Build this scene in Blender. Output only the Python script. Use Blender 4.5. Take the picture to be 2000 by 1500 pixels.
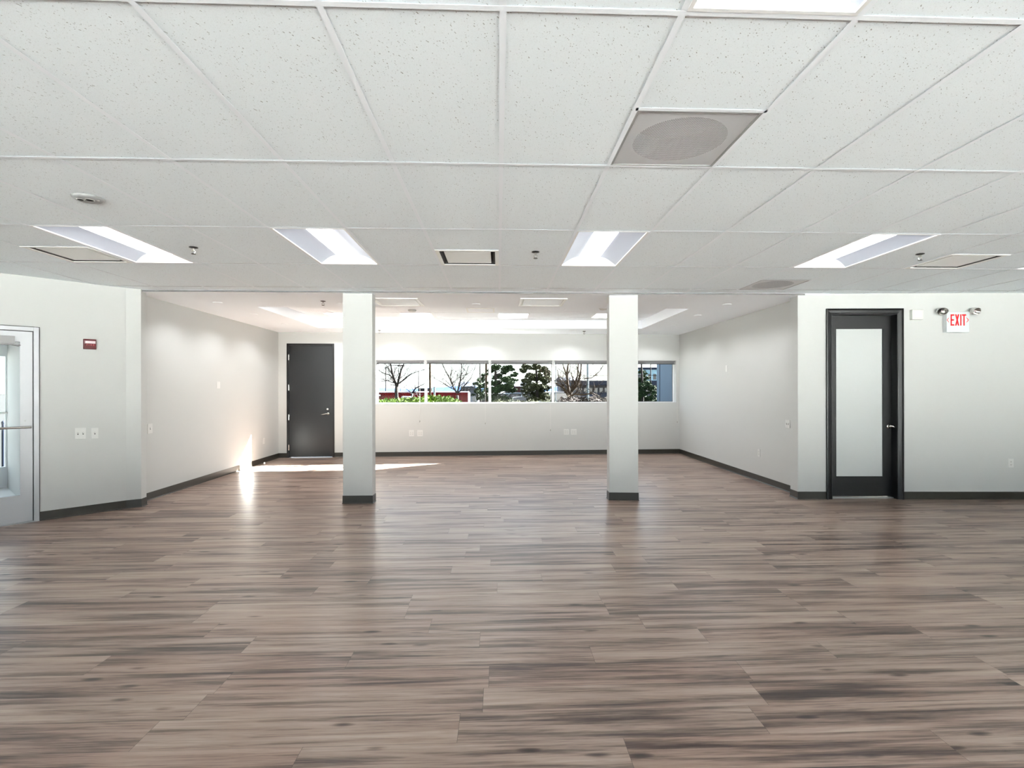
import bpy, math, random
from mathutils import Vector, Matrix

SC = bpy.context.scene
for o in list(bpy.data.objects):
    bpy.data.objects.remove(o)
COL = SC.collection
random.seed(7)
PI = math.pi

# ------------------------------------------------------------------ camera
F = 1025.8094           # focal length in pixels of the 2000 x 1500 frame
CX, CY = 1013.26, 760.63
YAW, ROLL = 0.0387547, -0.00172135
CAMZ = 1.48085
HC = 2.75609            # main ceiling height
HG = HC - 0.02          # plaster ceiling of the back area
HT = HC + 0.15          # inside of the tray
fw = Vector((math.sin(YAW), math.cos(YAW), 0))
rt0 = Vector((math.cos(YAW), -math.sin(YAW), 0))
up0 = Vector((0, 0, 1))
RT = rt0 * math.cos(ROLL) + up0 * math.sin(ROLL)
UP = -rt0 * math.sin(ROLL) + up0 * math.cos(ROLL)
cam = bpy.data.cameras.new('camera')
camo = bpy.data.objects.new('camera', cam)
COL.objects.link(camo)
cam.sensor_fit = 'HORIZONTAL'
cam.sensor_width = 36
cam.lens = F / 2000 * 36
cam.shift_x = -(CX - 1000) / 2000
cam.shift_y = (CY - 750) / 2000
cam.clip_start = 0.05
cam.clip_end = 2000
M3 = Matrix((RT, UP, -fw)).transposed()
camo.matrix_world = Matrix.Translation((0, 0, CAMZ)) @ M3.to_4x4()
SC.camera = camo

# ------------------------------------------------------------------ colour management, world, sun
SC.view_settings.view_transform = 'Standard'
SC.view_settings.look = 'None'
SC.view_settings.gamma = 1
SC.view_settings.exposure = 0.08
SC.view_settings.use_curve_mapping = False
SC.cycles.use_denoising = True
SC.cycles.max_bounces = 12
SC.cycles.diffuse_bounces = 6
SC.cycles.sample_clamp_indirect = 60.0
SC.cycles.caustics_reflective = False
SC.cycles.caustics_refractive = False

SUN_DIR = Vector((1.48, 1.0, 0.93)).normalized()
w = bpy.data.worlds.new('sky')
SC.world = w
w.use_nodes = True
nt = w.node_tree
nt.nodes.clear()
sky = nt.nodes.new('ShaderNodeTexSky')
sky.sky_type = 'NISHITA'
sky.sun_disc = False
sky.sun_elevation = math.asin(SUN_DIR.z)
sky.sun_rotation = math.atan2(SUN_DIR.x, SUN_DIR.y)
sky.air_density = 1.0
sky.dust_density = 1.0
sky.ozone_density = 2.0
mx = nt.nodes.new('ShaderNodeMixRGB')
mx.blend_type = 'MIX'
mx.inputs[0].default_value = 0.45
mx.inputs[2].default_value = (11.0, 12.0, 13.0, 1)
bg = nt.nodes.new('ShaderNodeBackground')
bg.inputs['Strength'].default_value = 0.34
wo = nt.nodes.new('ShaderNodeOutputWorld')
nt.links.new(sky.outputs[0], mx.inputs[1])
nt.links.new(mx.outputs[0], bg.inputs[0])
nt.links.new(bg.outputs[0], wo.inputs[0])
sl = bpy.data.lights.new('sun', 'SUN')
sl.energy = 220
sl.angle = math.radians(0.6)
sl.color = (1.0, 0.985, 0.97)
so = bpy.data.objects.new('sun', sl)
COL.objects.link(so)
so.location = (30, 30, 30)
so.rotation_euler = SUN_DIR.to_track_quat('Z', 'Y').to_euler()

LENS_E = 9.0     # troffer lens
DOWN_W = 44.0     # downlight spot, watts


# ------------------------------------------------------------------ helpers: measuring
def ray(px, py):
    return fw + RT * ((px - CX) / F) + UP * ((CY - py) / F)


def on_z(px, py, z):
    d = ray(px, py)
    t = (z - CAMZ) / d.z
    return Vector((0, 0, CAMZ)) + d * t


class Line:
    """a vertical wall plane from a to b; +y of its frame points out of the room"""

    def __init__(s, a, b):
        s.a = Vector(a)
        s.b = Vector(b)
        d = s.b - s.a
        s.L = d.length
        s.d = d.normalized()
        s.n = Vector((-s.d.y, s.d.x))
        s.rz = math.atan2(s.d.y, s.d.x)

    def hit(s, px, py, off=0.0):
        """wall coordinates (u, z) seen at a pixel, on the plane pushed off outward"""
        d = ray(px, py)
        p0 = s.a + s.n * off
        t = s.n.dot(p0) / s.n.dot(Vector((d.x, d.y)))
        p = Vector((d.x * t, d.y * t))
        return (p - s.a).dot(s.d), CAMZ + d.z * t

    def P(s, u, off=0.0, z=0.0):
        q = s.a + s.d * u + s.n * off
        return Vector((q.x, q.y, z))


AR, AL = (4.02, 6.906), (-4.53, 6.844)
LC, LD = (-4.658, 6.758), (-5.214, 6.158)
RFAR = (9.2, 6.644)
BLc, BRc = (-4.79, 11.635), (4.175, 11.964)
WB = Line(BLc, BRc)                                   # back
WL = Line((-4.70, 6.96), BLc)                         # left side of the back area
WR = Line(BRc, (4.165, 7.10))                         # right side of the back area
WD = Line(AR, RFAR)                                   # wall with the frosted door
ed = (Vector(LD) - Vector(LC)).normalized()
ES = 2.6
EP = Vector(LC) + ed * ES
WE = Line(EP, LC)                                     # slanted entry wall


# ------------------------------------------------------------------ helpers: materials
def node_mat(name):
    m = bpy.data.materials.new(name)
    m.use_nodes = True
    n = m.node_tree.nodes
    return m, m.node_tree, n['Principled BSDF']


def S(r, g=None, b=None):
    """sRGB 0-255 to linear"""
    if g is None:
        g = b = r

    def f(c):
        c /= 255.0
        return c / 12.92 if c <= 0.04045 else ((c + 0.055) / 1.055) ** 2.4
    return (f(r), f(g), f(b), 1)


def pbr(name, col, rough=0.5, metal=0.0, spec=0.5, bump=0.0, bscale=200, noise=0.0, nscale=3, coat=0.0):
    m, t, b = node_mat(name)
    b.inputs['Base Color'].default_value = col
    b.inputs['Roughness'].default_value = rough
    b.inputs['Metallic'].default_value = metal
    b.inputs['Specular IOR Level'].default_value = spec
    b.inputs['Coat Weight'].default_value = coat
    tc = t.nodes.new('ShaderNodeTexCoord')
    if noise:
        nz = t.nodes.new('ShaderNodeTexNoise')
        nz.inputs['Scale'].default_value = nscale
        nz.inputs['Detail'].default_value = 4
        t.links.new(tc.outputs['Object'], nz.inputs['Vector'])
        mr = t.nodes.new('ShaderNodeMapRange')
        mr.inputs[3].default_value = 1 - noise
        mr.inputs[4].default_value = 1 + noise
        t.links.new(nz.outputs[0], mr.inputs[0])
        vm = t.nodes.new('ShaderNodeVectorMath')
        vm.operation = 'SCALE'
        vm.inputs[0].default_value = col[:3]
        t.links.new(mr.outputs[0], vm.inputs['Scale'])
        t.links.new(vm.outputs[0], b.inputs['Base Color'])
    if bump:
        nz = t.nodes.new('ShaderNodeTexNoise')
        nz.inputs['Scale'].default_value = bscale
        t.links.new(tc.outputs['Object'], nz.inputs['Vector'])
        bp = t.nodes.new('ShaderNodeBump')
        bp.inputs['Strength'].default_value = bump
        bp.inputs['Distance'].default_value = 0.002
        t.links.new(nz.outputs[0], bp.inputs['Height'])
        t.links.new(bp.outputs[0], b.inputs['Normal'])
    return m


def emit(name, col, strength):
    m, t, b = node_mat(name)
    b.inputs['Base Color'].default_value = (0.8, 0.8, 0.8, 1)
    b.inputs['Emission Color'].default_value = col
    b.inputs['Emission Strength'].default_value = strength
    return m


def glass_mat(name, tint=(0.97, 0.99, 0.98, 1), refl=0.05):
    m, t, b = node_mat(name)
    t.nodes.remove(b)
    out = t.nodes['Material Output']
    tr = t.nodes.new('ShaderNodeBsdfTransparent')
    tr.inputs[0].default_value = tint
    gl = t.nodes.new('ShaderNodeBsdfGlossy')
    gl.inputs['Roughness'].default_value = 0.02
    lw = t.nodes.new('ShaderNodeLayerWeight')
    lw.inputs[0].default_value = 0.25
    mu = t.nodes.new('ShaderNodeMath')
    mu.operation = 'MULTIPLY_ADD'
    mu.inputs[1].default_value = refl
    mu.inputs[2].default_value = 0.001
    mi = t.nodes.new('ShaderNodeMixShader')
    t.links.new(lw.outputs['Fresnel'], mu.inputs[0])
    t.links.new(mu.outputs[0], mi.inputs[0])
    t.links.new(tr.outputs[0], mi.inputs[1])
    t.links.new(gl.outputs[0], mi.inputs[2])
    t.links.new(mi.outputs[0], out.inputs[0])
    return m


class NG:
    """tiny wrapper for node maths"""

    def __init__(s, t):
        s.t = t

    def m(s, op, a, b=None, c=None, clamp=False):
        n = s.t.nodes.new('ShaderNodeMath')
        n.operation = op
        n.use_clamp = clamp
        for i, v in enumerate((a, b, c)):
            if v is None:
                continue
            if isinstance(v, (int, float)):
                n.inputs[i].default_value = v
            else:
                s.t.links.new(v, n.inputs[i])
        return n.outputs[0]

    def xyz(s, x, y, z):
        n = s.t.nodes.new('ShaderNodeCombineXYZ')
        for i, v in enumerate((x, y, z)):
            if isinstance(v, (int, float)):
                n.inputs[i].default_value = v
            else:
                s.t.links.new(v, n.inputs[i])
        return n.outputs[0]

    def noise(s, vec, scale, detail=3, rough=0.5, dist=0.0):
        n = s.t.nodes.new('ShaderNodeTexNoise')
        n.inputs['Scale'].default_value = scale
        n.inputs['Detail'].default_value = detail
        n.inputs['Roughness'].default_value = rough
        n.inputs['Distortion'].default_value = dist
        s.t.links.new(vec, n.inputs['Vector'])
        return n.outputs[0]

    def white(s, vec):
        n = s.t.nodes.new('ShaderNodeTexWhiteNoise')
        n.noise_dimensions = '3D'
        s.t.links.new(vec, n.inputs['Vector'])
        return n.outputs['Value'], n.outputs['Color']

    def ramp(s, fac, stops, interp='LINEAR'):
        n = s.t.nodes.new('ShaderNodeValToRGB')
        n.color_ramp.interpolation = interp
        cr = n.color_ramp
        while len(cr.elements) < len(stops):
            cr.elements.new(0.5)
        for e, (p, c) in zip(cr.elements, stops):
            e.position = p
            e.color = c if len(c) == 4 else (*c, 1)
        s.t.links.new(fac, n.inputs[0])
        return n.outputs[0]

    def mix(s, fac, a, b, mode='MIX'):
        n = s.t.nodes.new('ShaderNodeMixRGB')
        n.blend_type = mode
        for i, v in enumerate((fac, a, b)):
            if isinstance(v, (int, float)):
                n.inputs[i].default_value = v
            elif isinstance(v, tuple):
                n.inputs[i].default_value = v
            else:
                s.t.links.new(v, n.inputs[i])
        return n.outputs[0]


def floor_mat():
    m, t, b = node_mat('vinyl_plank')
    g = NG(t)
    tc = t.nodes.new('ShaderNodeTexCoord')
    sp = t.nodes.new('ShaderNodeSeparateXYZ')
    t.links.new(tc.outputs['Object'], sp.inputs[0])
    x, y = sp.outputs[0], sp.outputs[1]
    PW, PL = 0.201, 1.34
    yr = g.m('DIVIDE', y, PW)
    row = g.m('FLOOR', yr)
    fy = g.m('FRACT', yr)
    wr, _ = g.white(g.xyz(row, 3.3, 7.1))
    xs = g.m('ADD', g.m('DIVIDE', x, PL), g.m('MULTIPLY', wr, 7.0))
    colm = g.m('FLOOR', xs)
    fx = g.m('FRACT', xs)
    val, rc = g.white(g.xyz(row, colm, 1.7))
    sp2 = t.nodes.new('ShaderNodeSeparateColor')
    t.links.new(rc, sp2.inputs[0])
    r1, r2, r3 = sp2.outputs
    # long soft bands, streaks and fine grain, each plank from its own place in the pattern
    ox = g.m('ADD', x, g.m('MULTIPLY', r1, 40.0))
    oy = g.m('ADD', y, g.m('MULTIPLY', r2, 30.0))
    v1 = g.xyz(g.m('MULTIPLY', ox, 0.9), g.m('MULTIPLY', oy, 15.0), r3)
    band = g.noise(v1, 1.0, 4, 0.6, 0.35)
    v2 = g.xyz(g.m('MULTIPLY', ox, 2.0), g.m('MULTIPLY', oy, 85.0), r3)
    streak = g.noise(v2, 1.0, 5, 0.65, 0.3)
    v3 = g.xyz(g.m('MULTIPLY', ox, 14.0), g.m('MULTIPLY', oy, 330.0), r3)
    grain = g.noise(v3, 1.0, 3, 0.6)
    v4 = g.xyz(g.m('MULTIPLY', ox, 2.6), g.m('MULTIPLY', oy, 9.0), r1)
    vo = t.nodes.new('ShaderNodeTexVoronoi')
    vo.inputs['Scale'].default_value = 1.0
    vo.inputs['Randomness'].default_value = 1.0
    t.links.new(v4, vo.inputs['Vector'])
    knot = g.m('SUBTRACT', 1.0, g.m('DIVIDE', vo.outputs['Distance'], 0.17), clamp=True)
    kw, _ = g.white(g.xyz(row, colm, 9.2))
    knot = g.m('MULTIPLY', knot, g.m('GREATER_THAN', kw, 0.45))
    f = g.m('ADD', g.m('MULTIPLY', band, 0.84), g.m('MULTIPLY', streak, 0.34))
    f = g.m('ADD', f, g.m('MULTIPLY', grain, 0.16))
    f = g.m('ADD', f, g.m('MULTIPLY', g.m('SUBTRACT', val, 0.5), 0.07))
    f = g.m('SUBTRACT', f, g.m('MULTIPLY', knot, 0.25))
    c = g.ramp(f, [(0.44, S(44, 35, 31)), (0.53, S(76, 61, 54)), (0.61, S(112, 95, 85)), (0.68, S(144, 125, 113)), (0.84, S(168, 151, 138))])
    warm = g.mix(g.m('MULTIPLY', r3, 0.32), c, S(150, 118, 108), 'SOFT_LIGHT')
    # seams
    e1 = g.m('MINIMUM', fy, g.m('SUBTRACT', 1.0, fy))
    e2 = g.m('MINIMUM', fx, g.m('SUBTRACT', 1.0, fx))
    s1 = g.m('LESS_THAN', e1, 0.0045)
    s2 = g.m('LESS_THAN', e2, 0.0008)
    seam = g.m('MAXIMUM', s1, s2)
    cc = g.mix(g.m('MULTIPLY', seam, 0.6), warm, S(40, 32, 28))
    t.links.new(cc, b.inputs['Base Color'])
    rg = t.nodes.new('ShaderNodeMapRange')
    rg.inputs[1].default_value = 0.3
    rg.inputs[2].default_value = 0.8
    rg.inputs[3].default_value = 0.37
    rg.inputs[4].default_value = 0.31
    t.links.new(f, rg.inputs[0])
    t.links.new(rg.outputs[0], b.inputs['Roughness'])
    b.inputs['Specular IOR Level'].default_value = 0.42
    bp = t.nodes.new('ShaderNodeBump')
    bp.inputs['Strength'].default_value = 0.25
    bp.inputs['Distance'].default_value = 0.0006
    hgt = g.m('SUBTRACT', g.m('MULTIPLY', streak, 0.5), seam)
    t.links.new(hgt, bp.inputs['Height'])
    t.links.new(bp.outputs[0], b.inputs['Normal'])
    return m


def tile_mat():
    m, t, b = node_mat('acoustic_tile')
    g = NG(t)
    tc = t.nodes.new('ShaderNodeTexCoord')
    v = tc.outputs['Object']
    # worm-like fissures and pin holes
    dv = g.noise(v, 60, 2)
    wv = t.nodes.new('ShaderNodeVectorMath')
    wv.operation = 'ADD'
    t.links.new(v, wv.inputs[0])
    t.links.new(g.xyz(g.m('MULTIPLY', dv, 0.02), g.m('MULTIPLY', dv, 0.03), 0.0), wv.inputs[1])
    vo = t.nodes.new('ShaderNodeTexVoronoi')
    vo.voronoi_dimensions = '2D'
    vo.inputs['Scale'].default_value = 85
    t.links.new(wv.outputs[0], vo.inputs['Vector'])
    sc = t.nodes.new('ShaderNodeSeparateColor')
    t.links.new(vo.outputs['Color'], sc.inputs[0])
    pres = g.m('GREATER_THAN', sc.outputs[0], 0.70)
    rad = g.m('MULTIPLY_ADD', sc.outputs[1], 0.15, 0.05)
    hole = g.m('MULTIPLY', g.m('LESS_THAN', vo.outputs['Distance'], rad), pres)
    vo2 = t.nodes.new('ShaderNodeTexVoronoi')
    vo2.voronoi_dimensions = '2D'
    vo2.inputs['Scale'].default_value = 260
    t.links.new(v, vo2.inputs['Vector'])
    sc2 = t.nodes.new('ShaderNodeSeparateColor')
    t.links.new(vo2.outputs['Color'], sc2.inputs[0])
    h2 = g.m('MULTIPLY', g.m('LESS_THAN', vo2.outputs['Distance'], 0.3), g.m('GREATER_THAN', sc2.outputs[0], 0.75))
    c = g.mix(g.m('MULTIPLY', h2, 0.5), S(240, 247, 251), S(218, 222, 224))
    c = g.mix(g.m('MULTIPLY', hole, g.m('MULTIPLY_ADD', sc.outputs[2], 0.6, 0.3)), c, S(120, 118, 112))
    t.links.new(c, b.inputs['Base Color'])
    b.inputs['Roughness'].default_value = 0.9
    b.inputs['Specular IOR Level'].default_value = 0.2
    return m


def perf_mat(name, col, pitch, open_r):
    """sheet metal pierced by a grid of round holes"""
    m, t, b = node_mat(name)
    g = NG(t)
    tc = t.nodes.new('ShaderNodeTexCoord')
    sp = t.nodes.new('ShaderNodeSeparateXYZ')
    t.links.new(tc.outputs['Object'], sp.inputs[0])
    fx = g.m('SUBTRACT', g.m('FRACT', g.m('DIVIDE', sp.outputs[0], pitch)), 0.5)
    fy = g.m('SUBTRACT', g.m('FRACT', g.m('DIVIDE', sp.outputs[1], pitch)), 0.5)
    r = g.m('SQRT', g.m('ADD', g.m('MULTIPLY', fx, fx), g.m('MULTIPLY', fy, fy)))
    hole = g.m('LESS_THAN', r, open_r)
    b.inputs['Base Color'].default_value = col
    b.inputs['Roughness'].default_value = 0.5
    t.links.new(g.m('SUBTRACT', 1.0, hole), b.inputs['Alpha'])
    return m


def fence_mat():
    m, t, b = node_mat('red_fence_boards')
    g = NG(t)
    tc = t.nodes.new('ShaderNodeTexCoord')
    sp = t.nodes.new('ShaderNodeSeparateXYZ')
    t.links.new(tc.outputs['Object'], sp.inputs[0])
    q = g.m('DIVIDE', sp.outputs[0], 0.14)
    v, _ = g.white(g.xyz(g.m('FLOOR', q), 1, 1))
    gap = g.m('LESS_THAN', g.m('FRACT', q), 0.08)
    c = g.ramp(v, [(0, S(66, 4, 7)), (1, S(92, 9, 11))])
    c = g.mix(gap, c, S(34, 6, 8))
    t.links.new(c, b.inputs['Base Color'])
    b.inputs['Roughness'].default_value = 0.85
    b.inputs['Specular IOR Level'].default_value = 0.05
    return m


M = {}
M['wall'] = pbr('wall_paint', S(190, 191, 189), 0.55, spec=0.3, bump=0.12, bscale=260)
M['plaster'] = pbr('ceiling_paint', S(244, 248, 253), 0.7, spec=0.2)
M['tile'] = tile_mat()
M['edge_shade'] = pbr('edge_shade_grey', S(112, 112, 112), 0.6)
M['tbar'] = pbr('grid_enamel', S(243, 247, 252), 0.8, spec=0.15)
M['floor'] = floor_mat()
M['base'] = pbr('rubber_base', S(46, 43, 36), 0.38, bump=0.1, bscale=120)
M['black_paint'] = pbr('black_satin', S(11, 11, 13), 0.30, bump=0.25, bscale=350, noise=0.15, nscale=8)
M['door_grey'] = pbr('charcoal_satin', S(25, 27, 30), 0.33, bump=0.05, bscale=300)
M['jamb_dark'] = pbr('black_gloss', S(16, 16, 18), 0.3)
M['chrome'] = pbr('satin_chrome', S(205, 203, 198), 0.22, metal=1)
M['brushed'] = pbr('brushed_steel', S(170, 170, 170), 0.38, metal=1)
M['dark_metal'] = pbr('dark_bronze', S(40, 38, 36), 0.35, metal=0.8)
M['white_plastic'] = pbr('white_plastic', S(235, 235, 232), 0.35)
M['plate'] = pbr('plate_plastic', S(206, 206, 203), 0.4)
M['grey_plastic'] = pbr('grey_plastic', S(150, 150, 150), 0.5)
M['off_plastic'] = pbr('warm_grey_plastic', S(205, 205, 200), 0.4)
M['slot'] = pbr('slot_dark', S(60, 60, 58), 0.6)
M['black'] = pbr('matte_black', S(8, 8, 8), 0.8)
M['duct'] = pbr('duct_interior', S(14, 14, 14), 0.8)
M['duct_ring'] = pbr('duct_collar', S(84, 84, 84), 0.6)
M['frame_white'] = pbr('white_enamel', S(232, 233, 235), 0.35)
M['alu'] = pbr('clear_aluminium', S(176, 177, 180), 0.38, metal=0.35)
M['gasket'] = pbr('dark_gasket', S(58, 56, 54), 0.7)
M['glass'] = glass_mat('window_glass')
M['doorglass'] = glass_mat('door_glass', refl=0.08)
M['frost'] = pbr('frosted_glass', S(190, 193, 192), 0.16, spec=0.5)
M['red_plastic'] = pbr('red_plastic', S(86, 3, 10), 0.3)
M['strobe'] = pbr('strobe_lens', S(235, 215, 220), 0.12, coat=0.6)
M['pinktext'] = pbr('pale_red_print', S(200, 90, 100), 0.5)
M['exit_red'] = emit('exit_letter', (1.0, 0.012, 0.02, 1), 0.5)
M['exit_red'].node_tree.nodes['Principled BSDF'].inputs['Base Color'].default_value = S(150, 0, 6)
M['arrow_red'] = emit('exit_arrow', (1.0, 0.10, 0.10, 1), 0.3)
M['arrow_red'].node_tree.nodes['Principled BSDF'].inputs['Base Color'].default_value = S(190, 60, 62)
M['exit_face'] = pbr('exit_face', S(202, 207, 208), 0.35)
M['lens'] = emit('troffer_lens', (0.96, 0.98, 1.0, 1), LENS_E)
M['lens2'] = emit('panel_lens', (0.97, 0.99, 1.0, 1), 7.0)
M['dlens'] = emit('downlight_lens', (1.0, 0.98, 0.95, 1), 9.0)
M['reflector'] = pbr('troffer_reflector', S(196, 202, 214), 0.5)
M['housing'] = pbr('fixture_rim', S(240, 240, 240), 0.35)
M['perf'] = perf_mat('pierced_sheet', S(214, 214, 216), 0.008, 0.30)
M['grille'] = pbr('grille_sheet', S(222, 222, 222), 0.55, noise=0.05, nscale=60)
M['blind'] = pbr('blind_slats', S(132, 132, 135), 0.45)
M['blind_dark'] = pbr('blind_bottom', S(34, 33, 32), 0.5)
M['cord'] = pbr('blind_cord', S(215, 213, 208), 0.6)
M['tassel'] = pbr('cord_tassel', S(150, 148, 142), 0.5)


# ------------------------------------------------------------------ helpers: meshes and objects
class MB:
    def __init__(s):
        s.v = []
        s.f = []

    def add(s, vs, fs):
        n = len(s.v)
        s.v += [tuple(p) for p in vs]
        s.f += [tuple(n + i for i in f) for f in fs]
        return s

    def box(s, x0, x1, y0, y1, z0, z1):
        if x0 > x1: x0, x1 = x1, x0
        if y0 > y1: y0, y1 = y1, y0
        if z0 > z1: z0, z1 = z1, z0
        v = [(x0, y0, z0), (x1, y0, z0), (x1, y1, z0), (x0, y1, z0), (x0, y0, z1), (x1, y0, z1), (x1, y1, z1), (x0, y1, z1)]
        return s.add(v, [(0, 3, 2, 1), (4, 5, 6, 7), (0, 1, 5, 4), (1, 2, 6, 5), (2, 3, 7, 6), (3, 0, 4, 7)])

    def prism(s, pts, z0, z1):
        """vertical prism over a plan polygon"""
        n = len(pts)
        v = [(p[0], p[1], z0) for p in pts] + [(p[0], p[1], z1) for p in pts]
        f = [tuple(reversed(range(n))), tuple(range(n, 2 * n))]
        f += [(i, (i + 1) % n, n + (i + 1) % n, n + i) for i in range(n)]
        return s.add(v, f)

    def loft(s, rings, cap0=True, cap1=True):
        """rings of equal count, closed loops"""
        n = len(rings[0])
        v = [p for r in rings for p in r]
        f = []
        for k in range(len(rings) - 1):
            for i in range(n):
                j = (i + 1) % n
                f.append((k * n + i, k * n + j, (k + 1) * n + j, (k + 1) * n + i))
        if cap0: f.append(tuple(reversed(range(n))))
        if cap1: f.append(tuple(range((len(rings) - 1) * n, len(rings) * n)))
        return s.add(v, f)

    def sweep(s, prof, path_pts):
        """open profile of (offset, z) swept along a plan polyline, mitred; offset is to the right of travel"""
        P = [Vector(p) for p in path_pts]
        rings = []
        for i, p in enumerate(P):
            if i == 0: d = (P[1] - P[0]).normalized(); nn = Vector((d.y, -d.x)); k = 1
            elif i == len(P) - 1: d = (P[-1] - P[-2]).normalized(); nn = Vector((d.y, -d.x)); k = 1
            else:
                d1 = (P[i] - P[i - 1]).normalized(); d2 = (P[i + 1] - P[i]).normalized()
                n1 = Vector((d1.y, -d1.x)); n2 = Vector((d2.y, -d2.x))
                nn = (n1 + n2).normalized(); k = 1 / max(0.3, nn.dot(n1))
            rings.append([(p.x + nn.x * o * k, p.y + nn.y * o * k, z) for o, z in prof])
        n = len(prof)
        v = [q for r in rings for q in r]
        f = []
        for a in range(len(rings) - 1):
            for i in range(n):
                j = (i + 1) % n
                f.append((a * n + i, a * n + j, (a + 1) * n + j, (a + 1) * n + i))
        f.append(tuple(range(n)))
        f.append(tuple(reversed(range((len(rings) - 1) * n, len(rings) * n))))
        return s.add(v, f)

    def cyl(s, c, r, h, axis='z', n=24, r2=None, cap=True):
        r2 = r if r2 is None else r2
        rings = []
        for rr, t in ((r, 0), (r2, h)):
            ring = []
            for i in range(n):
                a = 2 * PI * i / n
                x, y = rr * math.cos(a), rr * math.sin(a)
                if axis == 'z': ring.append((c[0] + x, c[1] + y, c[2] + t))
                elif axis == 'y': ring.append((c[0] + x, c[1] + t, c[2] + y))
                else: ring.append((c[0] + t, c[1] + x, c[2] + y))
            rings.append(ring)
        return s.loft(rings, cap, cap)

    def lathe(s, prof, c=(0, 0, 0), n=32, sx=1, sy=1):
        """prof: (r, z) from top to bottom"""
        rings = [[(c[0] + sx * r * math.cos(2 * PI * i / n), c[1] + sy * r * math.sin(2 * PI * i / n), c[2] + z) for i in range(n)] for r, z in prof]
        return s.loft(rings, prof[0][0] > 1e-4, prof[-1][0] > 1e-4)

    def tube(s, pts, rad, n=8):
        P = [Vector(p) for p in pts]
        if isinstance(rad, (int, float)): rad = [rad] * len(P)
        rings = []
        ref = None
        for i, p in enumerate(P):
            d = (P[min(i + 1, len(P) - 1)] - P[max(i - 1, 0)]).normalized()
            if ref is None:
                ref = Vector((0, 0, 1)) if abs(d.z) < 0.9 else Vector((1, 0, 0))
            a = d.cross(ref).normalized()
            b = a.cross(d).normalized()
            ref = b
            rings.append([tuple(p + (a * math.cos(2 * PI * k / n) + b * math.sin(2 * PI * k / n)) * rad[i]) for k in range(n)])
        return s.loft(rings)

    def ring_frame(s, x0, x1, y0, y1, w, z0, z1):
        """flat rectangular frame of width w lying in plan"""
        s.box(x0, x1, y0, y0 + w, z0, z1)
        s.box(x0, x1, y1 - w, y1, z0, z1)
        s.box(x0, x0 + w, y0 + w, y1 - w, z0, z1)
        s.box(x1 - w, x1, y0 + w, y1 - w, z0, z1)
        return s

    def build(s, name, mat, parent=None, bevel=0.0, smooth=False):
        me = bpy.data.meshes.new(name)
        me.from_pydata(s.v, [], s.f)
        me.validate()
        me.materials.append(M[mat] if isinstance(mat, str) else mat)
        if smooth:
            for p in me.polygons: p.use_smooth = True
        o = bpy.data.objects.new(name, me)
        COL.objects.link(o)
        if parent: o.parent = parent
        if bevel:
            md = o.modifiers.new('bevel', 'BEVEL')
            md.width = bevel
            md.segments = 2
            md.limit_method = 'ANGLE'
            md.angle_limit = math.radians(40)
        return o


def tag(o, label=None, cat=None, group=None, kind=None):
    if label: o['label'] = label
    if cat: o['category'] = cat
    if group: o['group'] = group
    if kind: o['kind'] = kind
    return o


def empty(name, loc=(0, 0, 0), rz=0.0, **k):
    e = bpy.data.objects.new(name, None)
    e.empty_display_size = 0.1
    COL.objects.link(e)
    e.location = loc
    e.rotation_euler = (0, 0, rz)
    return tag(e, **k)


def children(o):
    return [c for c in bpy.data.objects if c.parent == o]


def copy_tree(o, kids, label):
    r = o.copy()
    COL.objects.link(r)
    r['label'] = label
    for ch, subs in kids:
        c = ch.copy()
        COL.objects.link(c)
        c.parent = r
        for g in subs:
            d = g.copy()
            COL.objects.link(d)
            d.parent = c
    return r


def kids_of(o):
    return [(c, children(c)) for c in children(o)]


def wall_obj(name, W, u0, u1, z0, z1, th, opens, label, mat='wall'):
    """solid wall with rectangular openings (ua, ub, za, zb)"""
    b = MB()
    us = sorted(set([u0, u1] + [q for o in opens for q in o[:2]]))
    for a, c in zip(us[:-1], us[1:]):
        mid = (a + c) / 2
        segs = [(z0, z1)]
        for o in opens:
            if o[0] < mid < o[1]:
                ns = []
                for s0, s1 in segs:
                    if o[2] > s0: ns.append((s0, min(o[2], s1)))
                    if o[3] < s1: ns.append((max(o[3], s0), s1))
                segs = ns
        for s0, s1 in segs:
            b.box(a, c, 0, th, s0, s1)
    o = b.build(name, mat)
    o.location = (W.a.x, W.a.y, 0)
    o.rotation_euler = (0, 0, W.rz)
    return tag(o, label, 'wall', kind='structure')


# ================================================================== THE ROOM SHELL
ZTOP = HC + 0.42
YR0 = -3.3
fl = MB().box(-8.6, 9.4, YR0 - 0.1, 12.4, -0.12, 0).build('floor', 'floor')
tag(fl, 'grey brown wood look plank floor running through the whole room', 'floor', kind='structure')

# openings
LEAF2 = (WB.hit(564, 674)[0], WB.hit(650, 674)[0])
D2 = (WB.hit(560, 671)[0], WB.hit(653, 671)[0], WB.hit(606, 671)[1])
GO = 0.13                                               # depth of window frame behind wall face
win_u = [WB.hit(734, 745)[0]] + [WB.hit(x, 745, GO)[0] for x in (831.5, 956.5, 1080, 1203.5)] + [WB.hit(1320.5, 745)[0]]
SILL, HEAD = 1.176, 2.137
wall_obj('wall_back', WB, -0.4, WB.L + 0.4, -0.1, ZTOP, 0.24,
         [(D2[0], D2[1], -0.2, D2[2]), (win_u[0], win_u[-1], SILL, HEAD)],
         'off-white back wall with a long strip of windows and a dark door')
wall_obj('wall_left', WL, 0.0, WL.L, -0.1, ZTOP, 0.15, [], 'off-white side wall with the bright sun patch near the back door')
wall_obj('wall_right', WR, 0.0, WR.L, -0.1, ZTOP, 0.15, [], 'off-white side wall of the back area under the sloping ceiling line, right of the windows')
d3u0, d3z = WD.hit(1623, 613)
d3u1, _ = WD.hit(1753, 613)
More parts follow.
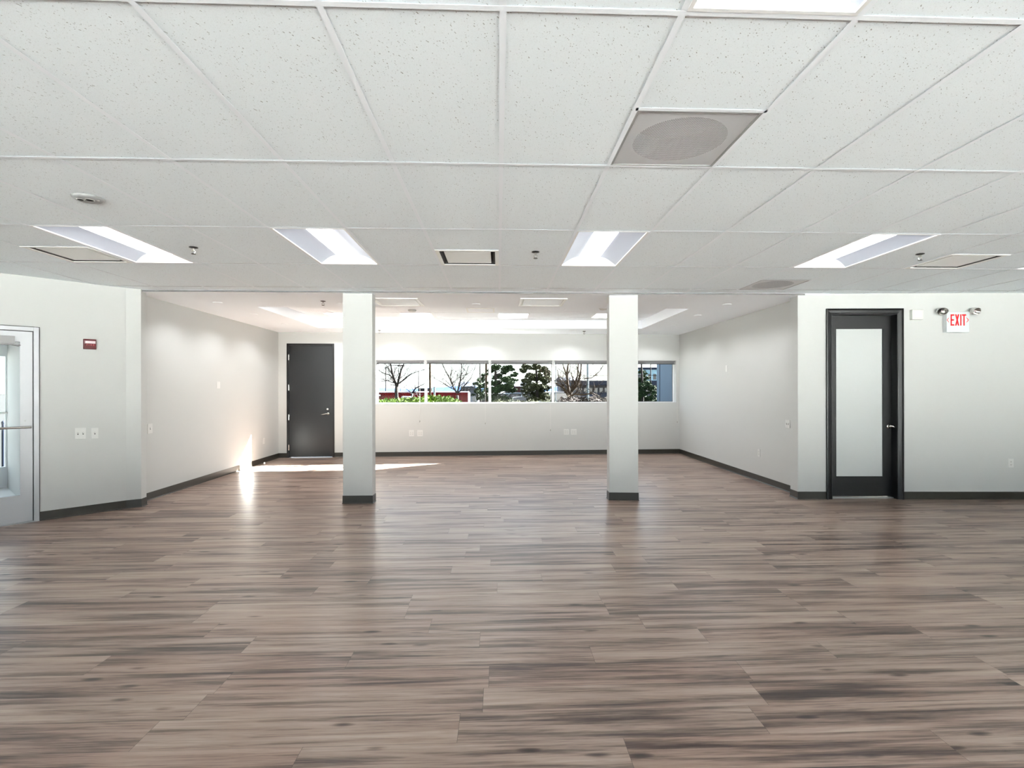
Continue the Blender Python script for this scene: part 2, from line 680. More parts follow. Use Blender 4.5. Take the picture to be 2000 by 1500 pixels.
wall_obj('wall_front', WD, 0.0, WD.L, -0.1, ZTOP, 0.2, [(d3u0, d3u1, -0.2, d3z)],
         'off-white wall holding the frosted glass door and the exit sign')
# end posts of the two side walls
pl = MB().prism([LC, AL, (-4.545, 6.965), (-4.86, 6.965), (-4.80, 6.87)], -0.1, ZTOP).build('wall_left_end', 'wall')
tag(pl, 'narrow shaded wall end between slanted entry wall and left side wall', 'wall', kind='structure')
pr = MB().prism([(4.02, 6.906), (4.19, 6.902), (4.33, 7.105), (4.028, 7.105)], -0.1, ZTOP).build('wall_right_end', 'wall')
tag(pr, 'narrow wall end where the right side wall meets the wall with the frosted door', 'wall', kind='structure')
# slanted entry wall with the glass door
eu1 = WE.hit(76, 760)[0]
EW = 1.01
EZ = 2.19
wall_obj('wall_entry', WE, -0.1, WE.L, -0.1, ZTOP, 0.16, [(eu1 - EW, eu1, -0.2, EZ)],
         'slanted off-white entry wall with the red fire alarm')
# the rest of the room, behind the photographer
YR = -3.3
WS1 = Line((EP.x, YR), (EP.x, EP.y))
WS2 = Line((9.2, 6.644), (9.2, YR))
WS3 = Line((9.2, YR), (EP.x, YR))
wall_obj('wall_side_left', WS1, 0, WS1.L + 0.1, -0.1, ZTOP, 0.15, [], 'off-white wall beyond the glass entry door, outside the frame')
wall_obj('wall_side_right', WS2, 0, WS2.L, -0.1, ZTOP, 0.15, [], 'off-white far right wall, outside the frame')
RO = (0.3, WS3.L - 0.3)
wall_obj('wall_rear', WS3, -0.1, WS3.L + 0.1, -0.1, ZTOP, 0.15, [(RO[0], RO[1], 0.08, 2.66)], 'off-white wall behind the photographer')
wn = empty('window_6', WS3.P(0), WS3.rz, label='glazing added in the rear wall to let daylight in, outside the frame', cat='window', kind='structure')  # glazing added so daylight from behind reaches the ceiling
f = MB()
nb = 9
for k in range(nb + 1):
    u = RO[0] + (RO[1] - RO[0]) * k / nb
    f.box(u - 0.025, u + 0.025, 0.03, 0.12, 0.08, 2.66)
f.box(RO[0], RO[1], 0.03, 0.12, 0.08, 0.14).box(RO[0], RO[1], 0.03, 0.12, 2.60, 2.66)
f.build('window_frame', 'alu', wn)
MB().box(RO[0], RO[1], 0.07, 0.076, 0.08, 2.66).build('glass_pane', 'glass', wn)
rf = MB().box(-8.6, 9.6, YR - 0.3, 12.3, ZTOP, ZTOP + 0.25).build('roof', 'plaster')  # unseen slab added to keep sky light out of the ceiling void
tag(rf, 'unseen slab added above the hung ceilings to keep light out', 'roof', kind='structure')

# ------------------------------------------------------------------ hung tile ceiling
GX, GY, TW, TL = 0.0175, 1.7594, 0.6096, 1.2192
EDGE = 6.872
gx = lambda i: GX + i * TW
gy = lambda j: GY + j * TL
I0, I1, J0, J1 = -13, 16, -6, 5
FIX = [(1, -1), (-6, 2), (-3, 2), (1, 2), (5, 2), (9, 2)]
FIX_ADDED = [(-6, -1), (-3, -1), (5, -1), (9, -1)]  # unseen lights added to brighten the room
HALF = {(-7, 2.5): 'diff', (-1, 2.5): 'diff', (7, 2.5): 'diff', (1, 0.5): 'ret', (5, 3.5): 'ret'}
tl = MB()
tb = MB()
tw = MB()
ZT = HC + 0.004
for i in range(I0, I1):
    for j in range(J0, J1):
        x0, x1 = gx(i), gx(i + 1)
        y0, y1 = gy(j), min(gy(j + 1), EDGE)
        if y0 >= EDGE or y1 < YR or x0 > 9.2 or x1 < -7.2: continue
        if (i, j) in FIX or (i, j) in FIX_ADDED: continue
        parts = [(y0, y1)]
        if (i, j) in HALF or (i, j + 0.5) in HALF:
            ym = gy(j + 0.5)
            parts = [(ym, y1)] if (i, j) in HALF else [(y0, ym)]
            tb.box(x0, x1, ym - 0.012, ym + 0.012, HC, HC + 0.0005)
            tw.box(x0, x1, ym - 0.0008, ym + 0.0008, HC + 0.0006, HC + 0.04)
        for a, c in parts:
            tl.box(x0 + 0.002, x1 - 0.002, a + 0.002, c - 0.002, ZT, ZT + 0.015)
ce = tl.build('ceiling', 'tile')
tag(ce, 'white speckled acoustic tile ceiling over the front of the room', 'ceiling', kind='structure')
for i in range(I0, I1 + 1):
    if gx(i) < -7.2 or gx(i) > 9.2: continue
    tb.box(gx(i) - 0.012, gx(i) + 0.012, YR, EDGE, HC, HC + 0.0005)
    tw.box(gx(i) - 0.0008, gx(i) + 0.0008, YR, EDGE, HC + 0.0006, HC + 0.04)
for j in range(J0, J1 + 1):
    if gy(j) > EDGE or gy(j) < YR: continue
    tb.box(-7.0, 9.2, gy(j) - 0.012, gy(j) + 0.012, HC - 0.0001, HC + 0.0004)
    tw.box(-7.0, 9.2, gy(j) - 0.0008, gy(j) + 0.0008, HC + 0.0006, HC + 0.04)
tb.box(-4.75, 9.2, EDGE - 0.022, EDGE, HC - 0.0006, HC + 0.0008)
tb.build('ceiling_grid', 'tbar', ce)
tw.build('grid_web_shade', 'dark_metal', ce)  # tee webs coloured dark to draw the shadow line beside each tee

# ------------------------------------------------------------------ plaster ceiling with the raised tray
TFL, TBL, TBR, TFR = on_z(508, 600, HG), on_z(622, 641.5, HG), on_z(1257, 641, HG), on_z(1346, 602.5, HG)
TX0, TX1 = -3.645, 2.975
TY0, TY1 = 8.09, 10.80
pc = MB()
pc.box(-5.0, TX0, EDGE, 12.2, HG, HG + 0.03)
pc.box(TX1, 4.45, EDGE, 12.2, HG, HG + 0.03)
pc.box(TX0, TX1, EDGE, TY0, HG, HG + 0.03)
pc.box(TX0, TX1, TY1, 12.2, HG, HG + 0.03)
pco = pc.build('ceiling_plaster', 'plaster')
tag(pco, 'smooth white plaster ceiling around the raised tray at the back', 'ceiling', kind='structure')
tr = MB()
tr.box(TX0 - 0.02, TX0, TY0 - 0.02, TY1 + 0.02, HG + 0.03, HT + 0.02)
tr.box(TX1, TX1 + 0.02, TY0 - 0.02, TY1 + 0.02, HG + 0.03, HT + 0.02)
tr.box(TX0, TX1, TY0 - 0.02, TY0, HG + 0.03, HT + 0.02)
tr.box(TX0, TX1, TY1, TY1 + 0.02, HG + 0.03, HT + 0.02)
tr.build('tray_side', 'plaster', pco)
MB().box(-4.72, 4.10, EDGE - 0.003, EDGE - 0.0005, HG - 0.001, HC - 0.001).build('edge_shade_strip', 'edge_shade', pco)  # grey strip stands in for shade on the plaster ceiling's front edge
tp = MB()
T2X, T2Y = -3.645 + 0.25, 8.09 + 0.25
tp.box(TX0, TX1, TY0, TY1, HT + 0.002, HT + 0.02)
tp.build('tray_tile', 'plaster', pco)
tg = MB()
xx = on_z(780, 611, HT).x
for k in range(-4, 8):
    X = xx + k * TW
    if TX0 < X < TX1: tg.box(X - 0.012, X + 0.012, TY0, TY1, HT, HT + 0.002)
for k in range(-4, 6):
    Y = 9.79 + k * TW
    if TY0 < Y < TY1: tg.box(TX0, TX1, Y - 0.012, Y + 0.012, HT, HT + 0.002)
tg.build('tray_grid', 'tbar', pco)

# ------------------------------------------------------------------ columns
for nm, x0, x1, y0a, y0b, lab in (('column', -2.022, -1.640, 6.911, 6.907, 'square off-white column with black base, left of the two'),
                                   ('column', 1.478, 1.859, 6.963, 6.925, 'square off-white column with black base, right of the two')):
    pts = [(x0, y0a), (x1, y0b), (x1 + 0.002, y0b + 0.16), (x0 + 0.002, y0a + 0.16)]
    co = MB().prism(pts, 0, HG).build(nm, 'wall', bevel=0.004)
    tag(co, lab, 'column', kind='structure')
    prof = [(0.0, 0.0), (0.012, 0.0), (0.011, 0.004), (0.005, 0.012), (0.004, 0.102), (0.0, 0.104)]
    MB().sweep(prof, [pts[3], pts[0], pts[1], pts[2]]).build('baseboard', 'base', co)

# ------------------------------------------------------------------ baseboards
BP = [(0.0, 0.0), (0.013, 0.0), (0.012, 0.004), (0.006, 0.013), (0.004, 0.100), (0.0, 0.102)]


def base(name, pts, label):
    # travel with the room on the right
    o = MB().sweep(BP, pts).build(name, 'base')
    tag(o, label, 'baseboard', kind='structure')


P2 = lambda W, u: (W.P(u).x, W.P(u).y)
base('baseboard_back', [P2(WB, 0.0), P2(WB, D2[0])], 'dark rubber baseboard between left side wall and back door')
base('baseboard_back', [P2(WB, D2[1]), P2(WB, WB.L)], 'dark rubber baseboard under the window strip')
base('baseboard_left', [P2(WL, 0.005), P2(WL, WL.L)], 'dark rubber baseboard along the left side wall')
base('baseboard_right', [P2(WR, 0), P2(WR, WR.L - 0.005)], 'dark rubber baseboard along the right side wall')
base('baseboard_right_end', [(4.15, 7.105), (4.028, 7.105), AR, P2(WD, WD.hit(1613, 760)[0])], 'dark rubber baseboard wrapping the wall end left of the frosted door')
base('baseboard_front', [P2(WD, WD.hit(1763, 760)[0]), P2(WD, WD.L)], 'dark rubber baseboard below the exit sign wall')
base('baseboard_entry', [P2(WE, eu1 + 0.002), P2(WE, WE.L), AL, (-4.545, 6.965), (-4.69, 6.965)], 'dark rubber baseboard from glass door frame around the wall end')

# ------------------------------------------------------------------ door_2, the dark back door
dr = empty('door_2', WB.P(0), WB.rz, label='tall charcoal flush door with four steel hinges in the back wall', cat='door', kind='structure')
zt = D2[2]
fr = MB()
a, c = D2[0], D2[1]
FW = 0.045
fr.box(a, a + FW, -0.012, 0.12, 0, zt).box(c - FW, c, -0.012, 0.12, 0, zt).box(a + FW, c - FW, -0.012, 0.12, zt - FW, zt)
fr.build('door_frame', 'black_paint', dr, bevel=0.003)
MB().box(a + FW + 0.003, c - FW - 0.003, 0.012, 0.056, 0.012, zt - FW - 0.003).build('door_leaf', 'door_grey', dr, bevel=0.002)
for py in (698, 757, 815, 874):
    z = WB.hit(563, py)[1]
    h = MB().cyl((a + FW, -0.012, z - 0.062), 0.011, 0.124, n=12)
    h.box(a + FW, a + FW + 0.012, -0.004, 0.012, z - 0.06, z + 0.06)
    h.build('hinge', 'chrome', dr)
hu, hzv = WB.hit(641, 808)
cu, cz = WB.hit(640, 799)
h = MB().cyl((hu, -0.012, hzv), 0.028, 0.024, 'y', 20)
h.tube([(hu, -0.01, hzv), (hu, -0.055, hzv + 0.004), (hu - 0.03, -0.062, hzv), (hu - 0.085, -0.06, hzv - 0.012), (hu - 0.14, -0.055, hzv - 0.016)], [0.011, 0.011, 0.011, 0.010, 0.008], 10)
h.build('door_handle', 'chrome', dr, smooth=True)
MB().cyl((cu, -0.012, cz), 0.022, 0.026, 'y', 20, r2=0.027).build('lock_cylinder', 'chrome', dr)

# ------------------------------------------------------------------ door_3, frosted door on the right
dr = empty('door_3', WD.P(0), WD.rz, label='black framed door with one tall frosted glass pane beside the exit sign', cat='door', kind='structure')
ca, _ = WD.hit(1613, 760)
cb, _ = WD.hit(1763, 760)
czt = WD.hit(1688, 603)[1]
cs = MB()
# moulded casing, three runs with mitred profile
prof = [(0.0, 0.0), (0.0, -0.022), (0.012, -0.026), (0.030, -0.018), (0.048, -0.012), (0.066, -0.010), (0.070, 0.0)]
def casing_run(mb, pa, pb, side):
    pass
wl = d3u0 - ca
for (xo, xi) in ((ca, d3u0), (cb, d3u1)):
    s_ = 1 if xi > xo else -1
    pts = [(xo, 0), (xo, -0.026), (xo + s_ * wl * 0.22, -0.028), (xo + s_ * wl * 0.35, -0.018), (xo + s_ * wl * 0.8, -0.014), (xi, -0.010), (xi, 0.0)]
    cs.prism(pts if s_ > 0 else list(reversed(pts)), 0, czt)
wt = czt - d3z
zp = [(0, czt), (-0.026, czt), (-0.028, czt - wt * 0.22), (-0.018, czt - wt * 0.35), (-0.014, czt - wt * 0.8), (-0.010, d3z), (0.0, d3z)]
rings = [[(x, y, z) for (y, z) in zp] for x in (ca + 0.003, cb - 0.003)]
cs.loft(rings)
cs.build('door_casing', 'black_paint', dr)
JD = 0.105
jm = MB()
jm.box(d3u0, d3u0 + 0.012, -0.008, 0.2, 0, d3z).box(d3u1 - 0.012, d3u1, -0.008, 0.2, 0, d3z).box(d3u0, d3u1, -0.008, 0.2, d3z - 0.012, d3z)
jm.build('door_jamb', 'black_paint', dr)
la, lb = d3u0 + 0.013, d3u1 - 0.013
g0, gz1 = WD.hit(1631, 641, JD)
g1, gz0 = WD.hit(1726, 932, JD)
lz0, lz1 = 0.02, d3z - 0.015
lf = MB()
lf.box(la, g0, JD, JD + 0.045, lz0, lz1).box(g1, lb, JD, JD + 0.045, lz0, lz1)
lf.box(g0, g1, JD, JD + 0.045, lz0, gz0).box(g0, g1, JD, JD + 0.045, gz1, lz1)
lfo = lf.build('door_leaf', 'black_paint', dr)
bd = MB()
bw = 0.012
bd.box(g0, g0 + bw, JD - 0.004, JD + 0.01, gz0, gz1).box(g1 - bw, g1, JD - 0.004, JD + 0.01, gz0, gz1)
bd.box(g0, g1, JD - 0.004, JD + 0.01, gz0, gz0 + bw).box(g0, g1, JD - 0.004, JD + 0.01, gz1 - bw, gz1)
bd.build('glazing_bead', 'jamb_dark', lfo)
tag(MB().box(g0, g1, JD + 0.012, JD + 0.024, gz0, gz1).build('glass_pane', 'frost', dr), 'frosted glass pane')
MB().box(d3u0, d3u1, 0.06, 0.2, 0, 0.014).build('threshold', 'brushed', dr)
hu, hzv = WD.hit(1735, 833, JD)
h = MB().cyl((hu, JD, hzv), 0.031, -0.012, 'y', 24, r2=0.022)
h.tube([(hu, JD - 0.005, hzv), (hu, JD - 0.055, hzv + 0.012), (hu + 0.02, JD - 0.064, hzv + 0.006), (hu + 0.055, JD - 0.062, hzv - 0.014), (hu + 0.095, JD - 0.058, hzv - 0.018)], [0.012, 0.012, 0.012, 0.010, 0.012], 10)
h.cyl((hu, JD - 0.055, hzv + 0.006), 0.016, 0.045, 'y', 16)
h.build('door_handle', 'chrome', dr, smooth=True)
# the small room behind it
bk = MB().box(d3u0 - 0.2, d3u1 + 0.9, 0.8, 0.85, 0, 2.7).build('wall_beyond', 'wall')
bk.location = (WD.a.x, WD.a.y, 0)
bk.rotation_euler = (0, 0, WD.rz)
tag(bk, 'wall of the room behind the frosted door', 'wall', kind='structure')

# ------------------------------------------------------------------ door_1, glazed entry door with vestibule
dr = empty('door_1', WE.P(0), WE.rz, label='white aluminium glass entry door with a steel push bar', cat='door', kind='structure')
ea, eb = eu1 - EW, eu1
FWD = 0.045
fr = MB()
fr.box(ea, ea + FWD, -0.02, 0.14, 0, EZ).box(eb - FWD, eb, -0.02, 0.14, 0, EZ).box(ea + FWD, eb - FWD, -0.02, 0.14, EZ - FWD, EZ)
fr.build('door_frame', 'alu', dr, bevel=0.002)
gk = MB()
gk.box(eb, eb + 0.006, -0.012, 0.0, 0, EZ + 0.006).box(ea - 0.006, ea, -0.012, 0, 0, EZ + 0.006).box(ea, eb, -0.012, 0, EZ, EZ + 0.006)
gk.box(eb - FWD - 0.007, eb - FWD, 0.004, 0.03, 0, EZ - FWD).box(ea + FWD, eb - FWD, 0.004, 0.03, EZ - FWD - 0.007, EZ - FWD)
gk.build('weather_seal', 'gasket', dr)
l0, l1 = ea + FWD + 0.008, eb - FWD - 0.008
lz0, lz1 = 0.012, EZ - FWD - 0.008
ST, TR, BR_ = 0.092, 0.105, 0.30
gl0, gl1, gz0, gz1 = l0 + ST, l1 - ST, BR_, lz1 - TR
lf = MB()
lf.box(l0, gl0, 0.004, 0.048, lz0, lz1).box(gl1, l1, 0.004, 0.048, lz0, lz1)
lf.box(gl0, gl1, 0.004, 0.048, lz0, gz0).box(gl0, gl1, 0.004, 0.048, gz1, lz1)
lfo = lf.build('door_leaf', 'alu', dr)
bd = MB()
bd.box(gl0, gl0 + 0.012, -0.003, 0.055, gz0, gz1).box(gl1 - 0.012, gl1, -0.003, 0.055, gz0, gz1)
bd.box(gl0, gl1, -0.003, 0.055, gz0, gz0 + 0.012).box(gl0, gl1, -0.003, 0.055, gz1 - 0.012, gz1)
bd.build('glazing_bead', 'alu', lfo)
MB().box(gl0, gl1, 0.022, 0.028, gz0, gz1).build('glass_pane', 'doorglass', dr)
bz = 1.068
pb = MB().tube([(l0 + 0.02, -0.055, bz), (l1 - 0.015, -0.055, bz)], 0.013, 12)
pb.tube([(l1 - 0.03, 0.004, bz), (l1 - 0.03, -0.055, bz)], 0.010, 10).tube([(l0 + 0.03, 0.004, bz), (l0 + 0.03, -0.055, bz)], 0.010, 10)
pb.build('push_bar', 'chrome', dr, smooth=True)
MB().cyl((gl1 + 0.03, 0.004, 1.14), 0.009, -0.006, 'y', 12).build('lock_cylinder', 'brushed', dr)
cr_ = WE.hit(29, 660, -0.05)[0]
dc = MB().box(cr_ - 0.34, cr_, -0.058, 0.003, lz1 - 0.145, lz1 - 0.06)
dc.tube([(cr_ - 0.02, -0.03, lz1 - 0.155), (cr_ + 0.03, -0.035, lz1 - 0.165), (cr_ + 0.045, -0.01, lz1 - 0.155)], 0.009, 8)
dc.box(cr_ - 0.30, cr_ - 0.01, -0.05, -0.01, lz1 - 0.158, lz1 - 0.146)
dc.build('door_closer', 'grey_plastic', dr, bevel=0.004)
MB().box(ea, eb, -0.02, 0.16, 0, 0.012).build('threshold', 'brushed', dr)

# vestibule beyond the glass door
VD = 3.1
WV = Line(WE.P(-0.4, VD)[:2], WE.P(WE.L + 0.2, VD)[:2])
v0 = (WE.P(eu1 + 0.25, 0.16)[:2]); v1 = (WE.P(eu1 + 0.25, VD)[:2])
o = MB().box(0, VD - 0.16, 0, 0.1, 0, 2.6).build('wall_vestibule', 'wall')
o.location = WE.P(eu1 + 0.12, 0.16)
o.rotation_euler = (0, 0, WE.rz + PI / 2)
tag(o, 'pale side wall of the vestibule seen through the glass entry door', 'wall', kind='structure')
o = MB().box(0, VD - 0.16, 0, 0.1, 0, 2.6).build('wall_vestibule', 'wall')
o.location = WE.P(eu1 - 2.3, 0.16)
o.rotation_euler = (0, 0, WE.rz + PI / 2)
tag(o, 'far side wall of the vestibule, out of sight', 'wall', kind='structure')
o = MB().box(-0.5, eu1 + 0.22, 0.16, VD + 0.2, 2.45, 2.55).build('ceiling_vestibule', 'plaster')
o.location = WE.P(0); o.rotation_euler = (0, 0, WE.rz)
tag(o, 'low white ceiling of the vestibule', 'ceiling', kind='structure')
o = MB().box(-0.5, eu1 + 0.22, 0.16, VD + 0.2, -0.1, 0.004).build('floor_vestibule', 'grille')
o.location = WE.P(0); o.rotation_euler = (0, 0, WE.rz)
tag(o, 'pale grey vestibule floor behind the glass entry door', 'floor', kind='structure')
# outer door
def vhit(px, py): return WE.hit(px, py, VD)
ou_r = vhit(25, 760)[0]
ou_g = vhit(10, 760)[0]
og_top = vhit(5, 696)[1]
og_bot = vhit(5, 912)[1]
dr = empty('door_4', WE.P(0, VD), WE.rz, label='outer white door with bright glass seen through the glass entry door', cat='door', kind='structure')
oz = 2.35
fr = MB()
fr.box(ou_r, eu1 + 0.2, -0.05, 0.1, 0, 2.5).box(-0.5, ou_r, -0.05, 0.1, oz, 2.5)
fr.build('door_frame', 'frame_white', dr)
lf = MB()
lf.box(ou_g, ou_r - 0.01, -0.02, 0.03, 0.01, oz).box(ou_g - 1.0, ou_g, -0.02, 0.03, 0.01, og_bot).box(ou_g - 1.0, ou_g, -0.02, 0.03, og_top, oz)
lf.box(ou_g - 1.1, ou_g - 1.0, -0.02, 0.03, 0.01, oz)
lf.build('door_leaf', 'frame_white', dr)
MB().box(ou_g - 1.0, ou_g, 0.0, 0.006, og_bot, og_top).build('glass_pane', 'glass', dr)
oz_bar = vhit(10, 806)[1]
MB().tube([(ou_g - 0.9, -0.07, oz_bar), (ou_r - 0.03, -0.07, oz_bar), (ou_r - 0.03, -0.02, oz_bar)], 0.014, 10).build('push_bar', 'chrome', dr, smooth=True)
MB().box(ou_g - 0.35, ou_r - 0.02, -0.08, -0.02, oz - 0.12, oz - 0.04).build('door_closer', 'grey_plastic', dr, bevel=0.004)

# ------------------------------------------------------------------ windows
YG = GO + 0.02
for k in range(5):
    u0, u1 = win_u[k], win_u[k + 1]
    pos = ['leftmost of the five, showing the red fence', 'second of the five, showing the bright hedge and bare tree',
           'middle one of the five, filled with two evergreens', 'fourth of the five, showing the bare trees and white pole',
           'rightmost of the five, half filled by the blue wall'][k]
    wn = empty('window_%d' % (k + 1), WB.P(0), WB.rz, label='white framed window, ' + pos, cat='window', kind='structure')
    mw = 0.026
    f = MB()
    a0 = u0 + (0.0 if k else 0.0)
    f.box(u0, u0 + mw, GO, GO + 0.06, SILL, HEAD).box(u1 - mw, u1, GO, GO + 0.06, SILL, HEAD)
    f.box(u0 + mw, u1 - mw, GO, GO + 0.06, SILL, SILL + 0.014).box(u0 + mw, u1 - mw, GO, GO + 0.06, HEAD - 0.04, HEAD)
    f.build('window_frame', 'frame_white', wn)
    g = MB()
    gw = 0.007
    g.box(u0 + mw, u0 + mw + gw, GO + 0.02, GO + 0.04, SILL, HEAD).box(u1 - mw - gw, u1 - mw, GO + 0.02, GO + 0.04, SILL, HEAD)
    g.box(u0 + mw, u1 - mw, GO + 0.02, GO + 0.04, SILL + 0.014, SILL + 0.02)
    g.build('gasket', 'gasket', wn)
    MB().box(u0 + mw, u1 - mw, GO + 0.027, GO + 0.033, SILL + 0.014, HEAD - 0.03).build('glass_pane', 'glass', wn)

# raised blinds, one per window
cords = [(820, 824), (948, 828), (1075, 841), None, (1323, 825)]
bl_lab = ['raised mini blind on the window showing the red fence', 'raised mini blind on the window showing the hedge',
          'raised mini blind on the window filled with evergreens', 'raised mini blind on the window with the bare trees, partly behind the right column',
          'raised mini blind on the window beside the blue wall']
for k in range(5):
    u0, u1 = win_u[k] + 0.03, win_u[k + 1] - 0.03
    if k == 0: u0 = win_u[0] + 0.01
    if k == 4: u1 = win_u[5] - 0.01
    bz0 = 2.055
    e = empty('window_blind', WB.P(0, 0.0, HEAD), WB.rz, label=bl_lab[k], cat='window blind', group='raised blinds along the window strip')
    MB().box(u0, u1, 0.045, 0.085, -0.032, 0.0).build('headrail', 'blind', e)
    sm = MB()
    zz = -0.034
    while zz > bz0 - HEAD + 0.016:
        sm.box(u0 + 0.004, u1 - 0.004, 0.048, 0.082, zz - 0.0026, zz)
        zz -= 0.0042
    sm.build('slat_stack', 'blind', e)
    MB().box(u0, u1, 0.047, 0.083, bz0 - HEAD, bz0 - HEAD + 0.015).build('bottom_rail', 'blind_dark', e)
    if cords[k]:
        cu, cz = WB.hit(cords[k][0], cords[k][1], -0.01)
        up_u = min(cu, u1 - 0.02)
        c = MB().tube([(up_u, 0.044, -0.03), (up_u, 0.040, bz0 - HEAD), (cu, -0.012, SILL - HEAD + 0.004), (cu, -0.010, cz + 0.03 - HEAD)], 0.0022, 6)
        c.build('pull_cord', 'cord', e)
        MB().lathe([(0.002, 0.0), (0.006, -0.006), (0.009, -0.03), (0.007, -0.035), (0.0, -0.036)], (cu, -0.010, cz + 0.03 - HEAD), 12).build('tassel', 'tassel', e)


# ================================================================== CEILING FITTINGS
# ------------------------------------------------------------------ troffers
def make_troffer():
    e = empty('ceiling_light', (0, 0, HC))
    w2, l2 = TW / 2, TL / 2
    fr_ = MB().ring_frame(-w2 + 0.011, w2 - 0.011, -l2 + 0.011, l2 - 0.011, 0.016, -0.001, 0.012)
    fr_.build('frame', 'housing', e)
    xi, yi = w2 - 0.027, l2 - 0.027
    # curved side reflectors rising to the lens channel
    r = MB()
    lx = 0.105
    arc = []
    for q in range(9):
        t_ = q / 8
        arc.append((xi - (xi - lx) * t_, 0.008 + 0.072 * math.sin(t_ * PI / 2)))
    for s_ in (-1, 1):
        v = []
        for (x, z) in arc:
            v += [(s_ * x, -yi, z), (s_ * x, yi, z)]
        fs = [(2 * i, 2 * i + 1, 2 * i + 3, 2 * i + 2) for i in range(8)]
        if s_ > 0: fs = [tuple(reversed(f_)) for f_ in fs]
        r.add(v, fs)
    r.build('reflector', 'reflector', e, smooth=True)
    # sloping end plates
    for s_ in (-1, 1):
        ep = MB()
        v = [(-xi, s_ * yi, 0.006), (xi, s_ * yi, 0.006), (xi, s_ * (yi - 0.05), 0.082), (-xi, s_ * (yi - 0.05), 0.082)]
        ep.add(v, [(0, 1, 2, 3) if s_ > 0 else (3, 2, 1, 0)])
        ep.build('end_plate', 'housing', e)
    # bowed lens
    ln = MB()
    pts = []
    for q in range(11):
        a_ = PI * q / 10
        pts.append((-lx * math.cos(a_), 0.080 - 0.035 * math.sin(a_)))
    v = []
    for (x, z) in pts:
        v += [(x, -yi + 0.012, z), (x, yi - 0.012, z)]
    ln.add(v, [(2 * i, 2 * i + 1, 2 * i + 3, 2 * i + 2) for i in range(10)])
    n0 = len(pts)
    ln.add([(x, -yi + 0.012, z) for x, z in pts], [tuple(range(n0))])
    ln.add([(x, yi - 0.012, z) for x, z in pts], [tuple(reversed(range(n0)))])
    ln.build('lens', 'lens', e, smooth=False)
    MB().box(-w2 + 0.012, w2 - 0.012, -l2 + 0.012, l2 - 0.012, 0.09, 0.10).build('housing', 'housing', e)
    return e


troffer_labels = {
    (1, -1): 'recessed ceiling light cut off by the top of the frame, nearest the camera',
    (-6, 2): 'lit recessed ceiling light beside the left air diffuser, above the entry wall',
    (-3, 2): 'lit recessed ceiling light in line above the left column',
    (1, 2): 'lit recessed ceiling light in line above the right column',
    (5, 2): 'lit recessed ceiling light above the frosted glass door',
    (-6, -1): 'added ceiling light out of frame, directly toward the camera from the left air diffuser light',
    (-3, -1): 'added ceiling light out of frame, above the camera and to its left',
    (5, -1): 'added ceiling light out of frame, above the camera and to its right',
    (9, -1): 'added ceiling light out of frame, nearest the far right wall',
    (9, 2): 'recessed ceiling light showing only its bright corner at the right frame edge'}
T0 = make_troffer()
tag(T0, troffer_labels[(1, -1)], 'ceiling light', 'long recessed lights in the tile ceiling')
TK = kids_of(T0)
first = True
for (i, j) in FIX + FIX_ADDED:
    lab = troffer_labels.get((i, j), 'added ceiling light out of frame behind the photographer')
    o = T0 if first else copy_tree(T0, TK, lab)
    first = False
    o.location = (gx(i) + TW / 2, gy(j) + TL / 2, HC)


# ------------------------------------------------------------------ plaque diffusers
def make_diffuser(name='air_diffuser'):
    e = empty(name, (0, 0, HC))
    h = TW / 2 - 0.012
    MB().ring_frame(-h, h, -h, h, 0.035, -0.003, 0.008).build('frame', 'white_plastic', e)
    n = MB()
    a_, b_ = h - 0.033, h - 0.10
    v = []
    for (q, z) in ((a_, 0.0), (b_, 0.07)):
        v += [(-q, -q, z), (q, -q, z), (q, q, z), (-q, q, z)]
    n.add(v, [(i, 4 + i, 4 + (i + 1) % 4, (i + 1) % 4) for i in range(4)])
    n.build('inner_cone', 'slot', e)  # cone coloured dark in place of the shade around the plaque
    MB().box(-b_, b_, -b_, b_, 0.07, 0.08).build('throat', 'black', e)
    MB().box(-h + 0.075, h - 0.075, -h + 0.075, h - 0.075, 0.004, 0.012).build('plaque', 'white_plastic', e, bevel=0.002)
    return e


D0 = make_diffuser()
tag(D0, 'square white air diffuser beside the leftmost visible ceiling light', 'air vent', 'plaque air diffusers in the tile ceiling')
DK = kids_of(D0)
for q, (i, j, lab) in enumerate(((-7, 2.5, ''), (-1, 2.5, 'square white air diffuser in the tile ceiling between the two columns'),
                                 (7, 2.5, 'square white air diffuser in the tile ceiling above the exit sign'))):
    o = D0 if q == 0 else copy_tree(D0, DK, lab)
    o.location = (gx(i) + TW / 2, gy(j) + TW / 2, HC)
dp = on_z(938, 606, HT)
o = copy_tree(D0, DK, 'small looking air diffuser inside the raised tray ceiling')
o.location = (-0.32, 9.50, HT)
o.scale = (0.86, 0.86, 1)
o['group'] = 'fittings in the raised tray'


